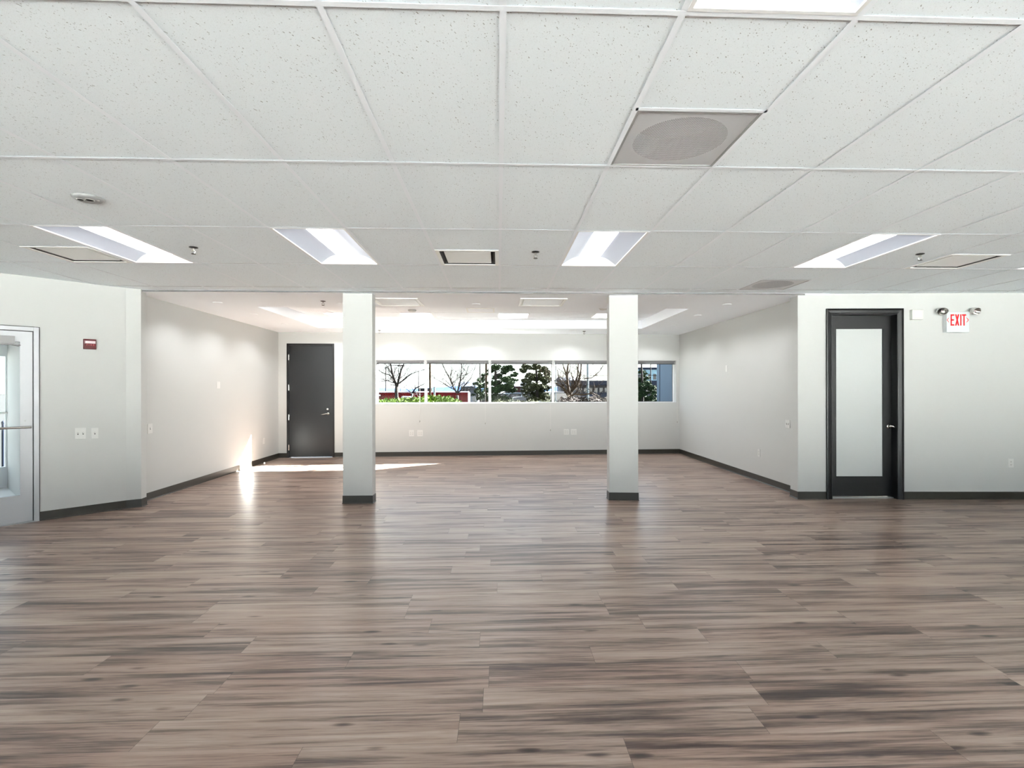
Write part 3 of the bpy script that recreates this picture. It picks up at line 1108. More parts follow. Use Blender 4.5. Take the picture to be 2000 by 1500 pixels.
# ------------------------------------------------------------------ return grilles
def return_grille(x, y, label):
    e = empty('return_grille', (x, y, HC), label=label, cat='air vent')
    h = TW / 2 - 0.012
    MB().ring_frame(-h, h, -h, h, 0.012, 0.0, 0.004).build('frame', 'grey_plastic', e)
    MB().add([(-h, -h, 0.003), (h, -h, 0.003), (h, h, 0.003), (-h, h, 0.003)], [(0, 3, 2, 1)]).build('perforated_sheet', 'perf', e)
    # back pan with a round opening and collar
    b = MB()
    R, n = 0.235, 48
    ring = [(R * math.cos(2 * PI * i / n), R * math.sin(2 * PI * i / n)) for i in range(n)]
    outer = []
    for (cx_, cy_) in ring:
        k = h / max(abs(cx_), abs(cy_))
        outer.append((cx_ * k, cy_ * k))
    v = [(p[0], p[1], 0.0055) for p in ring] + [(p[0], p[1], 0.0055) for p in outer]
    b.add(v, [(i, (i + 1) % n, n + (i + 1) % n, n + i) for i in range(n)])
    b.build('back_pan', 'grille', e)
    c = MB()
    v = [(p[0], p[1], 0.0055) for p in ring] + [(p[0], p[1], 0.13) for p in ring]
    c.add(v, [(i, (i + 1) % n, n + (i + 1) % n, n + i) for i in range(n)])
    c.build('duct_collar', 'duct_ring', e)
    MB().cyl((0, 0, 0.13), R, 0.01, n=48).build('duct_end', 'duct', e)
    return e


return_grille(gx(1) + TW / 2, gy(0.5) + TW / 2, 'large grey perforated return grille with a round duct opening, nearest the camera')
return_grille(gx(5) + TW / 2, gy(3.5) + TW / 2, 'flat grey perforated grille in the tile ceiling just before the frosted door wall')


def plaster_grille(x, y, label):
    e = empty('ceiling_grille', (x, y, HG), label=label, cat='air vent', group='square grilles in the plaster ceiling')
    h = 0.325
    MB().ring_frame(-h, h, -h, h, 0.035, -0.012, 0.0).build('frame', 'white_plastic', e, bevel=0.004)
    MB().ring_frame(-h + 0.035, h - 0.035, -h + 0.035, h - 0.035, 0.02, -0.008, 0.0).build('inner_lip', 'off_plastic', e)
    s = MB()
    yy = -h + 0.06
    while yy < h - 0.06:
        s.box(-h + 0.055, h - 0.055, yy, yy + 0.009, -0.007, -0.002)
        yy += 0.014
    s.build('louvre', 'grille', e)


plaster_grille(-1.43, 7.57, 'square grille in the plaster ceiling just right of the left column top')
plaster_grille(0.63, 7.53, 'square grille in the plaster ceiling midway between the columns')


# ------------------------------------------------------------------ sprinklers
def make_sprinkler():
    e = empty('sprinkler', (0, 0, HC))
    MB().lathe([(0.036, 0.0), (0.036, -0.004), (0.018, -0.010), (0.012, -0.010)], n=24).build('escutcheon', 'dark_metal', e, smooth=False)
    b = MB().cyl((0, 0, -0.03), 0.010, 0.022, n=12)
    b.tube([(0.010, 0, -0.026), (0.017, 0, -0.038), (0.008, 0, -0.056)], 0.003, 6)
    b.tube([(-0.010, 0, -0.026), (-0.017, 0, -0.038), (-0.008, 0, -0.056)], 0.003, 6)
    b.build('frame_arms', 'chrome', e)
    MB().cyl((0, 0, -0.062), 0.019, 0.004, n=16).build('deflector', 'dark_metal', e)
    return e


S0 = make_sprinkler()
tag(S0, 'dark sprinkler head in the tile ceiling, right of the leftmost ceiling light', 'sprinkler', 'sprinkler heads in the ceiling')
SK = kids_of(S0)
for q, (px, py, z, lab) in enumerate(((378, 483, HC, ''), (1046, 492, HC, 'dark sprinkler head in the tile ceiling between the two column lights'),
                                      (1797, 496, HC, 'dark sprinkler head beside the diffuser above the exit sign'),
                                      (631, 588, HG, 'dark sprinkler head in the plaster ceiling left of the left column'),
                                      (741, 645, HG, 'tiny sprinkler head near the back wall, right of the left column'),
                                      (1141, 647, HG, 'tiny sprinkler head near the back wall, left of the right column'))):
    o = S0 if q == 0 else copy_tree(S0, SK, lab)
    p = on_z(px, py, z)
    o.location = (p.x, p.y, z)

# ------------------------------------------------------------------ ceiling sensor
p = on_z(172, 386, HC)
e = empty('ceiling_sensor', (p.x, p.y, HC), 0.1, label='round grey sensor with two black lenses on the tile ceiling', cat='sensor')
MB().lathe([(0.088, 0.0), (0.088, -0.006), (0.075, -0.016), (0.045, -0.020), (0.0, -0.021)], n=36).build('body', 'grey_plastic', e, smooth=True)
for dx, dy, r_ in ((-0.036, -0.015, 0.019), (0.018, -0.012, 0.023)):
    MB().lathe([(r_ + 0.004, -0.012), (r_ + 0.004, -0.0205), (r_, -0.0212)], (dx, dy, 0), 20).build('lens_ring', 'off_plastic', e)
    MB().lathe([(r_, -0.0210), (r_ * 0.8, -0.0222), (0.0, -0.0228)], (dx, dy, 0), 20).build('lens', 'black', e, smooth=True)
MB().cyl((0.058, 0.0, -0.019), 0.010, 0.006, n=14).build('screw_cap', 'off_plastic', e)


# ------------------------------------------------------------------ downlights
def make_downlight():
    e = empty('downlight', (0, 0, HG))
    MB().lathe([(0.062, 0.0), (0.062, -0.004), (0.050, -0.007), (0.044, -0.006)], n=28).build('trim_ring', 'plaster', e)
    MB().cyl((0, 0, -0.0052), 0.045, 0.002, n=28).build('lens', 'dlens', e)
    l = bpy.data.lights.new('downlight_lamp', 'SPOT')
    l.energy = DOWN_W
    l.spot_size = math.radians(146)
    l.spot_blend = 0.55
    l.shadow_soft_size = 0.04
    l.color = (0.97, 0.99, 1.0)
    lo = bpy.data.objects.new('downlight_lamp', l)
    COL.objects.link(lo)
    lo.parent = e
    lo.location = (0, 0, -0.012)
    return e


dls = [(-4.03, 7.71, 'small downlight nearest the left wall end in the plaster ceiling'),
       (-4.06, 8.89, 'small downlight beside the front corner of the raised tray, left wall side'),
       (-4.08, 10.19, 'small downlight over the bright sun patch side of the plaster ceiling'),
       (-2.276, 7.748, 'small bright downlight touching the left edge of the left column top'),
       (-0.325, 7.739, 'small bright downlight in the plaster ceiling between the two square grilles'),
       (3.388, 7.658, 'small bright downlight near the right side wall, the nearer one'),
       (3.394, 8.815, 'small bright downlight near the right side wall, beside the tray corner'),
       (3.436, 10.166, 'faint downlight near the right side wall, farthest back'),
       (-3.60, 11.22, 'faint downlight close above the dark back door'),
       (-2.25, 11.22, 'faint downlight hidden behind the left column near the back wall'),
       (-0.33, 11.24, 'faint downlight near the back wall above the middle windows'),
       (1.60, 11.28, 'faint downlight near the back wall just left of the right column'),
       (3.43, 11.30, 'faint downlight near the back wall in the right corner')]
L0 = make_downlight()
tag(L0, dls[0][2], 'downlight', 'downlights in the plaster ceiling')
LK = kids_of(L0)
for q, (x, y, lab) in enumerate(dls):
    o = L0 if q == 0 else copy_tree(L0, LK, lab)
    o.location = (x, y, HG)


# ------------------------------------------------------------------ square panel lights in the tray
def make_panel():
    e = empty('panel_light', (0, 0, HT))
    h = 0.298
    MB().ring_frame(-h, h, -h, h, 0.018, -0.004, 0.002).build('frame', 'housing', e)
    MB().box(-h + 0.018, h - 0.018, -h + 0.018, h - 0.018, -0.001, 0.002).build('lens', 'lens2', e)
    return e


N0 = make_panel()
tag(N0, 'bright square panel light in the tray, between the left column and the diffuser', 'ceiling light', 'panel lights in the raised tray')
NK = kids_of(N0)
pn = [(-1.55, 10.15, ''), (0.29, 10.15, 'bright square panel light in the tray, just right of the tray diffuser'),
      (2.13, 10.10, 'bright square panel light in the tray, partly behind the right column'),
      (-2.95, 10.15, 'bright square panel light in the tray, partly behind the left column'),
      (-1.55, 8.55, 'front row tray panel light, hidden, second from the left wall'), (0.29, 8.55, 'front row tray panel light, hidden, above the space between the columns'),
      (2.13, 8.55, 'front row tray panel light, hidden, nearest the right side wall'), (-2.95, 8.55, 'front row tray panel light, hidden, nearest the left side wall')]
for q, (x, y, lab) in enumerate(pn):
    o = N0 if q == 0 else copy_tree(N0, NK, lab)
    o.location = (x, y, HT)
for (px, py, lab) in ((805, 605.5, 'round smoke detector in the tray above a panel light, right of left column'), (1178, 601.5, 'round smoke detector in the tray, at the left edge of the right column top')):
    p = on_z(px, py, HT)
    e = empty('smoke_detector', (p.x, p.y, HT), label=lab, cat='smoke detector')
    MB().lathe([(0.07, 0.0), (0.07, -0.02), (0.055, -0.035), (0.02, -0.04)], n=28).build('body', 'off_plastic', e)
    MB().lathe([(0.075, 0.0), (0.075, -0.008), (0.07, -0.008)], n=28).build('mounting_ring', 'grey_plastic', e)


# ================================================================== WALL FITTINGS
def wall_empty(name, W, u, z, **k):
    return empty(name, W.P(u, 0, z), W.rz, **k)


def plate(W, x0, y0, x1, y1, kind, label, group=None, cat='outlet', w_fix=None):
    u0, za = W.hit(x0, y0)
    u1, zb = W.hit(x1, y1)
    if u0 > u1: u0, u1 = u1, u0
    u, z = (u0 + u1) / 2, (za + zb) / 2
    w_, h_ = (u1 - u0), abs(za - zb)
    if w_fix: w_, h_ = w_fix
    nm = {'switch': 'light_switch', 'switch2': 'light_switch', 'outlet': 'wall_outlet', 'outlet2': 'wall_outlet', 'blank': 'wall_plate'}[kind]
    e = wall_empty(nm, W, u, z, label=label, cat=cat, group=group)
    MB().box(-w_ / 2, w_ / 2, -0.007, 0, -h_ / 2, h_ / 2).build('cover_plate', 'plate', e, bevel=0.002)
    if kind in ('switch', 'switch2'):
        for dx in ([0] if kind == 'switch' else [-0.024, 0.024]):
            MB().box(dx - 0.006, dx + 0.006, -0.009, -0.007, -0.013, 0.013).build('switch_slot', 'slot', e)
            MB().add([(dx - 0.004, -0.009, -0.002), (dx + 0.004, -0.009, -0.002), (dx + 0.004, -0.009, 0.010), (dx - 0.004, -0.009, 0.010),
                      (dx - 0.003, -0.019, 0.006), (dx + 0.003, -0.019, 0.006), (dx + 0.003, -0.018, 0.011), (dx - 0.003, -0.018, 0.011)],
                     [(0, 1, 5, 4), (1, 2, 6, 5), (2, 3, 7, 6), (3, 0, 4, 7), (4, 5, 6, 7)]).build('toggle', 'white_plastic', e)
    if kind in ('outlet', 'outlet2'):
        for dx in ([0] if kind == 'outlet' else [-0.023, 0.023]):
            for dz in (-0.020, 0.020):
                f = MB().box(dx - 0.015, dx + 0.015, -0.009, -0.007, dz - 0.013, dz + 0.013).build('socket', 'off_plastic', e, bevel=0.003)
                MB().box(dx - 0.008, dx - 0.005, -0.0096, -0.009, dz - 0.003, dz + 0.006).box(dx + 0.005, dx + 0.008, -0.0096, -0.009, dz - 0.003, dz + 0.006).cyl((dx, -0.009, dz - 0.008), 0.003, -0.0006, 'y', 8).build('slots', 'slot', f)
    return e


plate(WE, 146, 836, 168, 857, 'switch2', 'double light switch on the slanted entry wall, the wider plate', cat='light switch')
plate(WE, 178, 836, 192, 856, 'switch', 'single light switch on the slanted entry wall, beside the double one', cat='light switch')
plate(WL, 288, 828, 297, 846, 'switch', 'single light switch on the left side wall near its end', cat='light switch')
plate(WL, 422, 745, 430, 759, 'blank', 'blank white plate high on the left side wall', cat='wall plate', w_fix=(0.115, 0.115))
plate(WL, 512, 854, 518, 868, 'outlet', 'faint outlet low on the left side wall, right of the sun patch', w_fix=(0.08, 0.12))
gb = 'double outlets under the window strip'
plate(WB, 799, 840, 809, 852, 'outlet2', 'double outlet under the second window, the one nearer the left column', gb)
plate(WB, 815, 840, 826, 852, 'outlet2', 'double outlet under the first mullion, right one of the left pair', gb)
plate(WB, 1101, 838, 1111, 849, 'outlet2', 'double outlet below the bare tree window, left one of the right pair', gb)
plate(WB, 1115, 838, 1126, 849, 'outlet2', 'double outlet below the bare tree window, nearer the right column', gb)
plate(WR, 1417, 714, 1422, 726, 'blank', 'small white plate high on the right side wall', cat='wall plate', w_fix=(0.075, 0.12))
plate(WR, 1480, 877, 1486, 892, 'outlet', 'outlet low on the right side wall', w_fix=(0.075, 0.12))
plate(WR, 1534, 820, 1544, 836, 'switch2', 'double light switch on the right side wall near the corner', cat='light switch', w_fix=(0.118, 0.115))
plate(WD, 1968, 896, 1979, 913, 'outlet', 'outlet low on the wall below and right of the exit sign')

# ------------------------------------------------------------------ fire alarm
u0, z1 = WE.hit(162, 662)
u1, z0 = WE.hit(187, 683)
e = wall_empty('fire_alarm', WE, (u0 + u1) / 2, (z0 + z1) / 2, label='red fire alarm strobe with white lens on the slanted entry wall', cat='fire alarm')
w_, h_ = (u1 - u0) / 2, (z1 - z0) / 2
MB().box(-w_, w_, -0.035, 0, -h_, h_).build('housing', 'red_plastic', e, bevel=0.004)
lz0, lz1 = h_ * 0.10, h_ * 0.66
ln = MB()
ln.loft([[(-w_ * 0.84, -0.034, lz0), (w_ * 0.9, -0.034, lz0), (w_ * 0.9, -0.034, lz1), (-w_ * 0.84, -0.034, lz1)],
         [(-w_ * 0.74, -0.050, lz0 + 0.004), (w_ * 0.8, -0.050, lz0 + 0.004), (w_ * 0.8, -0.050, lz1 - 0.004), (-w_ * 0.74, -0.050, lz1 - 0.004)]])
ln.build('strobe_lens', 'strobe', e)
fc = bpy.data.curves.new('lettering', 'FONT')
fc.body = 'FIRE'
fc.size = 0.030
fc.align_x = 'CENTER'
fc.extrude = 0.0005
fc.space_character = 1.5
ft = bpy.data.objects.new('lettering_curve', fc)
me = bpy.data.meshes.new_from_object(ft)
bpy.data.objects.remove(ft)
me.materials.clear()
me.materials.append(M['pinktext'])
fo = bpy.data.objects.new('lettering', me)
COL.objects.link(fo)
fo.parent = e
fo.location = (0.004, -0.0358, -0.018)
fo.rotation_euler = (PI / 2, 0, 0)

# ------------------------------------------------------------------ white wall box
u0, z1 = WD.hit(1776.5, 606)
u1, z0 = WD.hit(1804, 624, -0.05)
e = wall_empty('wall_speaker', WD, (u0 + u1) / 2, (z0 + z1) / 2, label='small white box between the frosted door and the exit sign', cat='wall box')
w_, h_ = (u1 - u0) / 2, (z1 - z0) / 2
MB().box(-w_, w_, -0.05, 0, -h_, h_).build('box', 'off_plastic', e, bevel=0.004)
MB().box(-w_ * 0.6, w_ * 0.6, -0.053, -0.05, -h_ * 0.55, h_ * 0.55).build('face_panel', 'white_plastic', e, bevel=0.001)

# ------------------------------------------------------------------ exit sign
XD = 0.07
u0, _ = WD.hit(1841, 630)
u1, z0 = WD.hit(1894, 649, -XD)
_, z1 = WD.hit(1860, 609, -XD)
e = wall_empty('exit_sign', WD, 0, 0, label='white exit sign with red letters and two emergency lamp heads', cat='exit sign')
MB().box(u0, u1, -XD, 0, z0, z1).build('housing', 'exit_face', e, bevel=0.006)
lx0, lzt = WD.hit(1856.5, 614, -XD)
lx1, lzb = WD.hit(1886, 636, -XD)
yl = -XD - 0.003
LW = lx1 - lx0
H_ = lzt - lzb


def poly_y(mb, pts):
    n = len(pts)
    v = [(p[0], yl, p[1]) for p in pts] + [(p[0], yl + 0.003, p[1]) for p in pts]
    mb.add(v, [tuple(range(n)), tuple(reversed(range(n, 2 * n)))] + [((i + 1) % n, i, n + i, n + (i + 1) % n) for i in range(n)])


def bar(mb, x0, x1, z0_, z1_):
    poly_y(mb, [(x0, z0_), (x1, z0_), (x1, z1_), (x0, z1_)])


st = H_ * 0.16
sv = LW * 0.075
x = lx0
m_ = MB()
ew = LW * 0.24
bar(m_, x, x + sv, lzb, lzt)
bar(m_, x + sv, x + ew, lzb, lzb + st * 0.8)
bar(m_, x + sv, x + ew, lzt - st * 0.8, lzt)
bar(m_, x + sv, x + ew * 0.9, (lzb + lzt) / 2 - st * 0.4, (lzb + lzt) / 2 + st * 0.4)
m_.build('letter_e', 'exit_red', e)
m_ = MB()
x = lx0 + LW * 0.30
xw = LW * 0.27
poly_y(m_, [(x, lzb), (x + sv * 1.15, lzb), (x + xw, lzt), (x + xw - sv * 1.15, lzt)])
poly_y(m_, [(x + xw - sv * 1.15, lzb), (x + xw, lzb), (x + sv * 1.15, lzt), (x, lzt)])
m_.build('letter_x', 'exit_red', e)
m_ = MB()
x = lx0 + LW * 0.64
bar(m_, x, x + sv, lzb, lzt)
m_.build('letter_i', 'exit_red', e)
m_ = MB()
x = lx0 + LW * 0.76
bar(m_, x, x + LW * 0.26, lzt - st * 0.8, lzt)
bar(m_, x + LW * 0.13 - sv / 2, x + LW * 0.13 + sv / 2, lzb, lzt - st * 0.8)
m_.build('letter_t', 'exit_red', e)
zm = (lzb + lzt) / 2
for s_, xa in ((-1, WD.hit(1850.5, 630, -XD)[0]), (1, WD.hit(1890.5, 630, -XD)[0])):
    m_ = MB()
    q = 0.022
    poly_y(m_, [(xa, zm), (xa - s_ * q, zm + q * 1.4), (xa - s_ * q + s_ * 0.007, zm + q * 1.4), (xa + s_ * 0.009, zm)][::-1 if s_ > 0 else 1])
    poly_y(m_, [(xa, zm), (xa + s_ * 0.009, zm), (xa - s_ * q + s_ * 0.007, zm - q * 1.4), (xa - s_ * q, zm - q * 1.4)][::-1 if s_ > 0 else 1])
    m_.build('arrow', 'arrow_red', e)
for (px, py, yaw) in ((1839, 607.5, 0.75), (1904, 607.5, 0.35)):
    hu, hz = WD.hit(px, py, -0.06)
    mid = (u0 + u1) / 2
    s_ = -1 if hu < mid else 1
    arm = MB().tube([(u0 + 0.02 if s_ < 0 else u1 - 0.02, -0.03, z1 - 0.02), (hu - s_ * 0.02, -0.05, hz - 0.02)], 0.012, 10)
    arm.cyl((hu - s_ * 0.03, -0.05, hz - 0.025), 0.02, 0.03, n=14)
    arm.build('lamp_bracket', 'off_plastic', e)
    he = bpy.data.objects.new('lamp_head', None)
    rings = []
    # rounded shell with a wide face, turned outward and down
    dirv = Vector((math.sin(yaw) * (-1 if s_ < 0 else 1) * 0.6 + (0.25 if s_ < 0 else 0.0), -0.8, -0.35)).normalized()
    sh = MB()
    prof = [(-0.050, 0.012), (-0.045, 0.032), (-0.025, 0.048), (0.0, 0.056), (0.025, 0.058)]
    C0 = Vector((hu, -0.065, hz))
    a_ = dirv.cross(Vector((0, 0, 1))).normalized()
    b_ = a_.cross(dirv).normalized()
    for (t_, r_) in prof:
        rings.append([tuple(C0 + dirv * t_ + (a_ * math.cos(2 * PI * k / 24) * 1.15 + b_ * math.sin(2 * PI * k / 24) * 0.85) * r_) for k in range(24)])
    sh.loft(rings, True, False)
    hd = sh.build('lamp_head', 'off_plastic', e, smooth=True)
    rf_ = MB()
    rings = []
    for (t_, r_) in ((0.025, 0.055), (0.010, 0.048), (-0.010, 0.030), (-0.018, 0.010)):
        rings.append([tuple(C0 + dirv * t_ + (a_ * math.cos(2 * PI * k / 24) * 1.15 + b_ * math.sin(2 * PI * k / 24) * 0.85) * r_) for k in range(24)])
    rf_.loft(rings, False, True)
    rf_.build('lamp_reflector', 'chrome', hd, smooth=True)
    bb = MB()
    rings = []
    for (t_, r_) in ((-0.016, 0.008), (0.0, 0.012), (0.012, 0.010), (0.018, 0.004)):
        rings.append([tuple(C0 + dirv * t_ + (a_ * math.cos(2 * PI * k / 12) + b_ * math.sin(2 * PI * k / 12)) * r_) for k in range(12)])
    bb.loft(rings)
    bb.build('bulb', 'strobe', hd, smooth=True)

# door stop by the left baseboard
p = on_z(516.5, 907, 0)
e = empty('door_stop', (p.x, p.y, 0), label='tiny white door stop on the floor by the left baseboard', cat='door stop')
MB().lathe([(0.0, 0.045), (0.014, 0.042), (0.018, 0.03), (0.016, 0.008)], n=18).build('bumper', 'white_plastic', e, smooth=True)
MB().cyl((0, 0, 0), 0.022, 0.008, n=18).build('foot', 'brushed', e)

# ================================================================== OUTSIDE
ZG = -0.40
M['pavement'] = pbr('bounce_concrete', S(214, 214, 212), 0.85, noise=0.06, nscale=0.6)
M['asphalt'] = pbr('asphalt', S(30, 30, 31), 0.95, spec=0.1, noise=0.15, nscale=0.8)
M['bark_grey'] = pbr('grey_bark', S(34, 30, 28), 0.95, spec=0.1, noise=0.3, nscale=9)
M['bark_tan'] = pbr('tan_bark', S(44, 34, 24), 0.95, spec=0.1, noise=0.3, nscale=9)
M['leaf_dark'] = pbr('evergreen_needles', S(27, 40, 20), 0.9, spec=0.1, noise=0.6, nscale=2.5)
M['leaf_olive'] = pbr('olive_needles', S(42, 45, 27), 0.9, spec=0.1, noise=0.6, nscale=2.5)
M['leaf_bright'] = pbr('hedge_leaves', S(44, 62, 6), 0.9, spec=0.1, noise=0.4, nscale=5)
M['twig_brown'] = pbr('brown_twigs', S(36, 28, 24), 0.95, spec=0.1, noise=0.4, nscale=5)
M['fence'] = fence_mat()
M['cap_white'] = pbr('white_trim', S(200, 190, 194), 0.6)
M['blue_wall'] = pbr('blue_cladding', S(66, 86, 106), 0.6, noise=0.04, nscale=1)
M['blue_dark'] = pbr('blue_joint', S(16, 28, 42), 0.6)
M['pole_dark'] = pbr('pole_paint', S(30, 28, 30), 0.8, spec=0.2)
M['pole_white'] = pbr('pole_white', S(84, 96, 102), 0.6)
M['roof_blue'] = pbr('blue_roof', S(26, 32, 46), 0.7, spec=0.2)
M['bld_grey'] = pbr('grey_render', S(56, 55, 58), 0.8)
M['bld_white'] = pbr('white_render', S(92, 95, 102), 0.8)
M['bld_brick'] = pbr('brick_red', S(58, 24, 20), 0.8)
M['dark_glass'] = pbr('dark_window', S(14, 20, 26), 0.15)
M['car_blue'] = pbr('car_paint', S(40, 56, 70), 0.4)
M['car_white'] = pbr('car_paint_white', S(80, 80, 82), 0.4)
M['blue_glass'] = pbr('blue_glass_cladding', S(130, 168, 186), 0.4)
M['tyre'] = pbr('tyre', S(12, 12, 12), 0.9)
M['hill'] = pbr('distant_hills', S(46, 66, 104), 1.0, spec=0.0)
M['yellow'] = pbr('yellow_panel', S(96, 70, 18), 0.6)
M['green_p'] = pbr('green_panel', S(38, 72, 48), 0.6)


def at(px, py, D):
    return Vector((0, 0, CAMZ)) + ray(px, py) * D


gr = MB().box(-260, 260, -160, 6.0, ZG - 0.3, ZG).build('ground', 'pavement')  # pale ground added to bounce sunlight up through the rear glazing
tag(gr, 'pale ground added behind the building to bounce sunlight indoors', 'ground', kind='structure')
wk = MB().box(-12, 14, 12.2, 16.5, ZG - 0.3, ZG + 0.02).build('walkway', 'asphalt')
tag(wk, 'dark paved walk along the foot of the back wall outside', 'path', kind='structure')
gr = MB().box(-260, 260, 6.0, 700, ZG - 0.3, ZG).build('ground', 'asphalt')
tag(gr, 'dark car park ground outside the back windows', 'ground', kind='structure')

# ------------------------------------------------------------------ blue wall beside the last window
bwl = MB().box(4.36, 5.2, 12.3, 14.31, ZG, 4.6).build('wall_outside', 'blue_wall')
tag(bwl, 'blue clad wall standing outside the rightmost window', 'wall', kind='structure')
MB().box(4.352, 4.362, 14.03, 14.055, ZG, 4.6).build('panel_joint', 'blue_dark', bwl)
MB().box(4.352, 4.362, 12.62, 12.65, ZG, 4.6).build('panel_joint', 'blue_dark', bwl)

# ------------------------------------------------------------------ red fence
fD = 26.0
fl0, fr0 = at(640, 764, fD), at(914, 764, fD)
fe = empty('red_fence', (fl0.x, fl0.y, ZG), math.atan2(fr0.y - fl0.y, fr0.x - fl0.x), label='dark red board fence with a white cap behind the hedge', cat='fence')
FLn = (Vector((fr0.x, fr0.y)) - Vector((fl0.x, fl0.y))).length
fh = fr0.z - ZG
MB().box(0, FLn, 0, 0.03, 0.03, fh - 0.06).build('board_panel', 'fence', fe)
MB().box(-0.02, FLn + 0.05, -0.04, 0.07, fh - 0.06, fh).build('cap_rail', 'cap_white', fe)
MB().box(FLn, FLn + 0.09, -0.04, 0.07, 0, fh - 0.06).build('end_post', 'cap_white', fe)
k = 0.0
while k < FLn - 0.3:
    MB().box(k, k + 0.09, -0.03, 0.0, 0, fh - 0.06).build('fence_post', 'fence', fe)
    k += 2.35
sg = at(739, 771, fD)
MB().box((sg - fl0).length - 0.09, (sg - fl0).length + 0.11, -0.045, -0.03, fh - 0.23, fh - 0.16).build('name_plate', 'cap_white', fe)


# ------------------------------------------------------------------ plants
def leaf_cards(mb, centre, rad, n, size, rnd, flat=1.0):
    for _ in range(n):
        while True:
            p = Vector((rnd.uniform(-1, 1), rnd.uniform(-1, 1), rnd.uniform(-1, 1)))
            if p.length < 1: break
        p = Vector((centre[0] + p.x * rad[0], centre[1] + p.y * rad[1], centre[2] + p.z * rad[2]))
        a = Vector((rnd.gauss(0, 1), rnd.gauss(0, 1), rnd.gauss(0, flat))).normalized()
        b = a.cross(Vector((rnd.gauss(0, 1), rnd.gauss(0, 1), rnd.gauss(0, 1)))).normalized()
        sz = size * rnd.uniform(0.6, 1.3)
        mb.add([p - a * sz, p + b * sz * 0.45, p + a * sz, p - b * sz * 0.45], [(0, 1, 2, 3)])


def grow(mb, p, d, length, r, lvl, rnd, up=0.15):
    """one branch and its side twigs"""
    pts, rad = [p], [r]
    q = Vector(p)
    dd = Vector(d).normalized()
    n = 4
    for i in range(n):
        dd = (dd + Vector((rnd.gauss(0, 0.16), rnd.gauss(0, 0.16), rnd.gauss(0, 0.12) + up * 0.3))).normalized()
        q = q + dd * length / n
        pts.append(q)
        rad.append(r * (1 - 0.75 * (i + 1) / n))
        if lvl > 0 and i > 0 or (lvl > 0 and i == 0 and rnd.random() < 0.4):
            for _ in range(rnd.choice((1, 2))):
                side = Vector((rnd.gauss(0, 1), rnd.gauss(0, 1), rnd.gauss(0.3, 0.7))).normalized()
                nd = (dd * 0.75 + side * 0.7).normalized()
                grow(mb, q, nd, length * rnd.uniform(0.4, 0.65), rad[-1] * 0.65, lvl - 1, rnd, up)
    mb.tube(pts, rad, 5 if r > 0.02 else 3)


def bare_tree(D, trunk, limbs, rt, lab, seed, mat='bark_grey', lvl=2, twig=0.5):
    rnd = random.Random(seed)
    b0 = at(trunk[0][0], trunk[0][1], D)
    e = empty('bare_tree', (b0.x, b0.y, ZG), label=lab, cat='tree', group='trees outside the windows')
    org = Vector((b0.x, b0.y, ZG))
    tp_ = [Vector((0, 0, 0))] + [at(x, y, D) - org for x, y in trunk]
    tp_[1].z = max(tp_[1].z, 0.5)
    MB().tube(tp_, [rt * 1.3] + [rt * (1 - 0.25 * i / len(trunk)) for i in range(len(trunk))], 10).build('trunk', mat, e, smooth=True)
    br = MB()
    for li, (pts, r0) in enumerate(limbs):
        dy = rnd.uniform(-0.9, 0.9)
        P = []
        for i, (x, y) in enumerate(pts):
            t_ = i / (len(pts) - 1)
            P.append(at(x, y, D + dy * t_) - org)
        rr = [r0 * (1 - 0.7 * i / (len(P) - 1)) for i in range(len(P))]
        br.tube(P, rr, 6)
        for i in range(1, len(P)):
            d = (P[i] - P[i - 1]).normalized()
            for _ in range(5):
                side = Vector((rnd.gauss(0, 1), rnd.gauss(0, 1), rnd.gauss(0.5, 0.6))).normalized()
                a_ = P[i - 1].lerp(P[i], rnd.random())
                grow(br, a_, (d * 0.5 + side * 0.8).normalized(), twig * rnd.uniform(0.7, 1.9), max(0.007, rr[i] * 0.45), lvl - 1, rnd)
        grow(br, P[-1], (P[-1] - P[-2]).normalized(), twig * 2.2, rr[-1], lvl, rnd)
    br.build('branches', mat, e)
    return e


bare_tree(20, [(775, 780), (774, 765), (775, 752)], [
    ([(775, 754), (770, 742), (766, 728), (763, 712), (758, 690)], 0.055), ([(776, 754), (779, 740), (783, 724), (790, 708), (800, 685)], 0.05),
    ([(777, 751), (788, 742), (800, 732), (812, 727), (822, 724)], 0.028), ([(770, 741), (760, 732), (748, 729), (738, 722), (734, 716)], 0.025),
    ([(769, 743), (755, 743), (741, 745)], 0.016), ([(766, 728), (758, 719), (752, 710)], 0.022)],
    0.072, 'grey bare tree forking low before the red fence, in the leftmost window', 3)
bare_tree(22, [(803, 780), (805, 768)], [([(805, 768), (812, 758), (826, 751)], 0.04), ([(804, 768), (795, 760), (788, 756)], 0.02), ([(806, 768), (812, 764), (815, 772)], 0.02)],
          0.05, 'small dark crooked bare tree leaning right before the red fence', 8, 'pole_dark', 2, 0.3)
bare_tree(16, [(894, 785), (893, 772)], [
    ([(893, 768), (886, 757), (879, 740), (869, 722), (862, 705)], 0.032), ([(893, 768), (898, 748), (901, 730), (902, 705)], 0.032),
    ([(894, 768), (908, 752), (920, 738), (926, 722)], 0.022), ([(889, 762), (876, 755), (862, 746), (850, 740)], 0.02),
    ([(885, 752), (880, 736), (884, 718)], 0.016), ([(899, 745), (910, 732), (915, 715)], 0.014)],
    0.045, 'pale bare tree with upswept branches behind the bright hedge', 5, 'bark_grey', 3, 0.35)
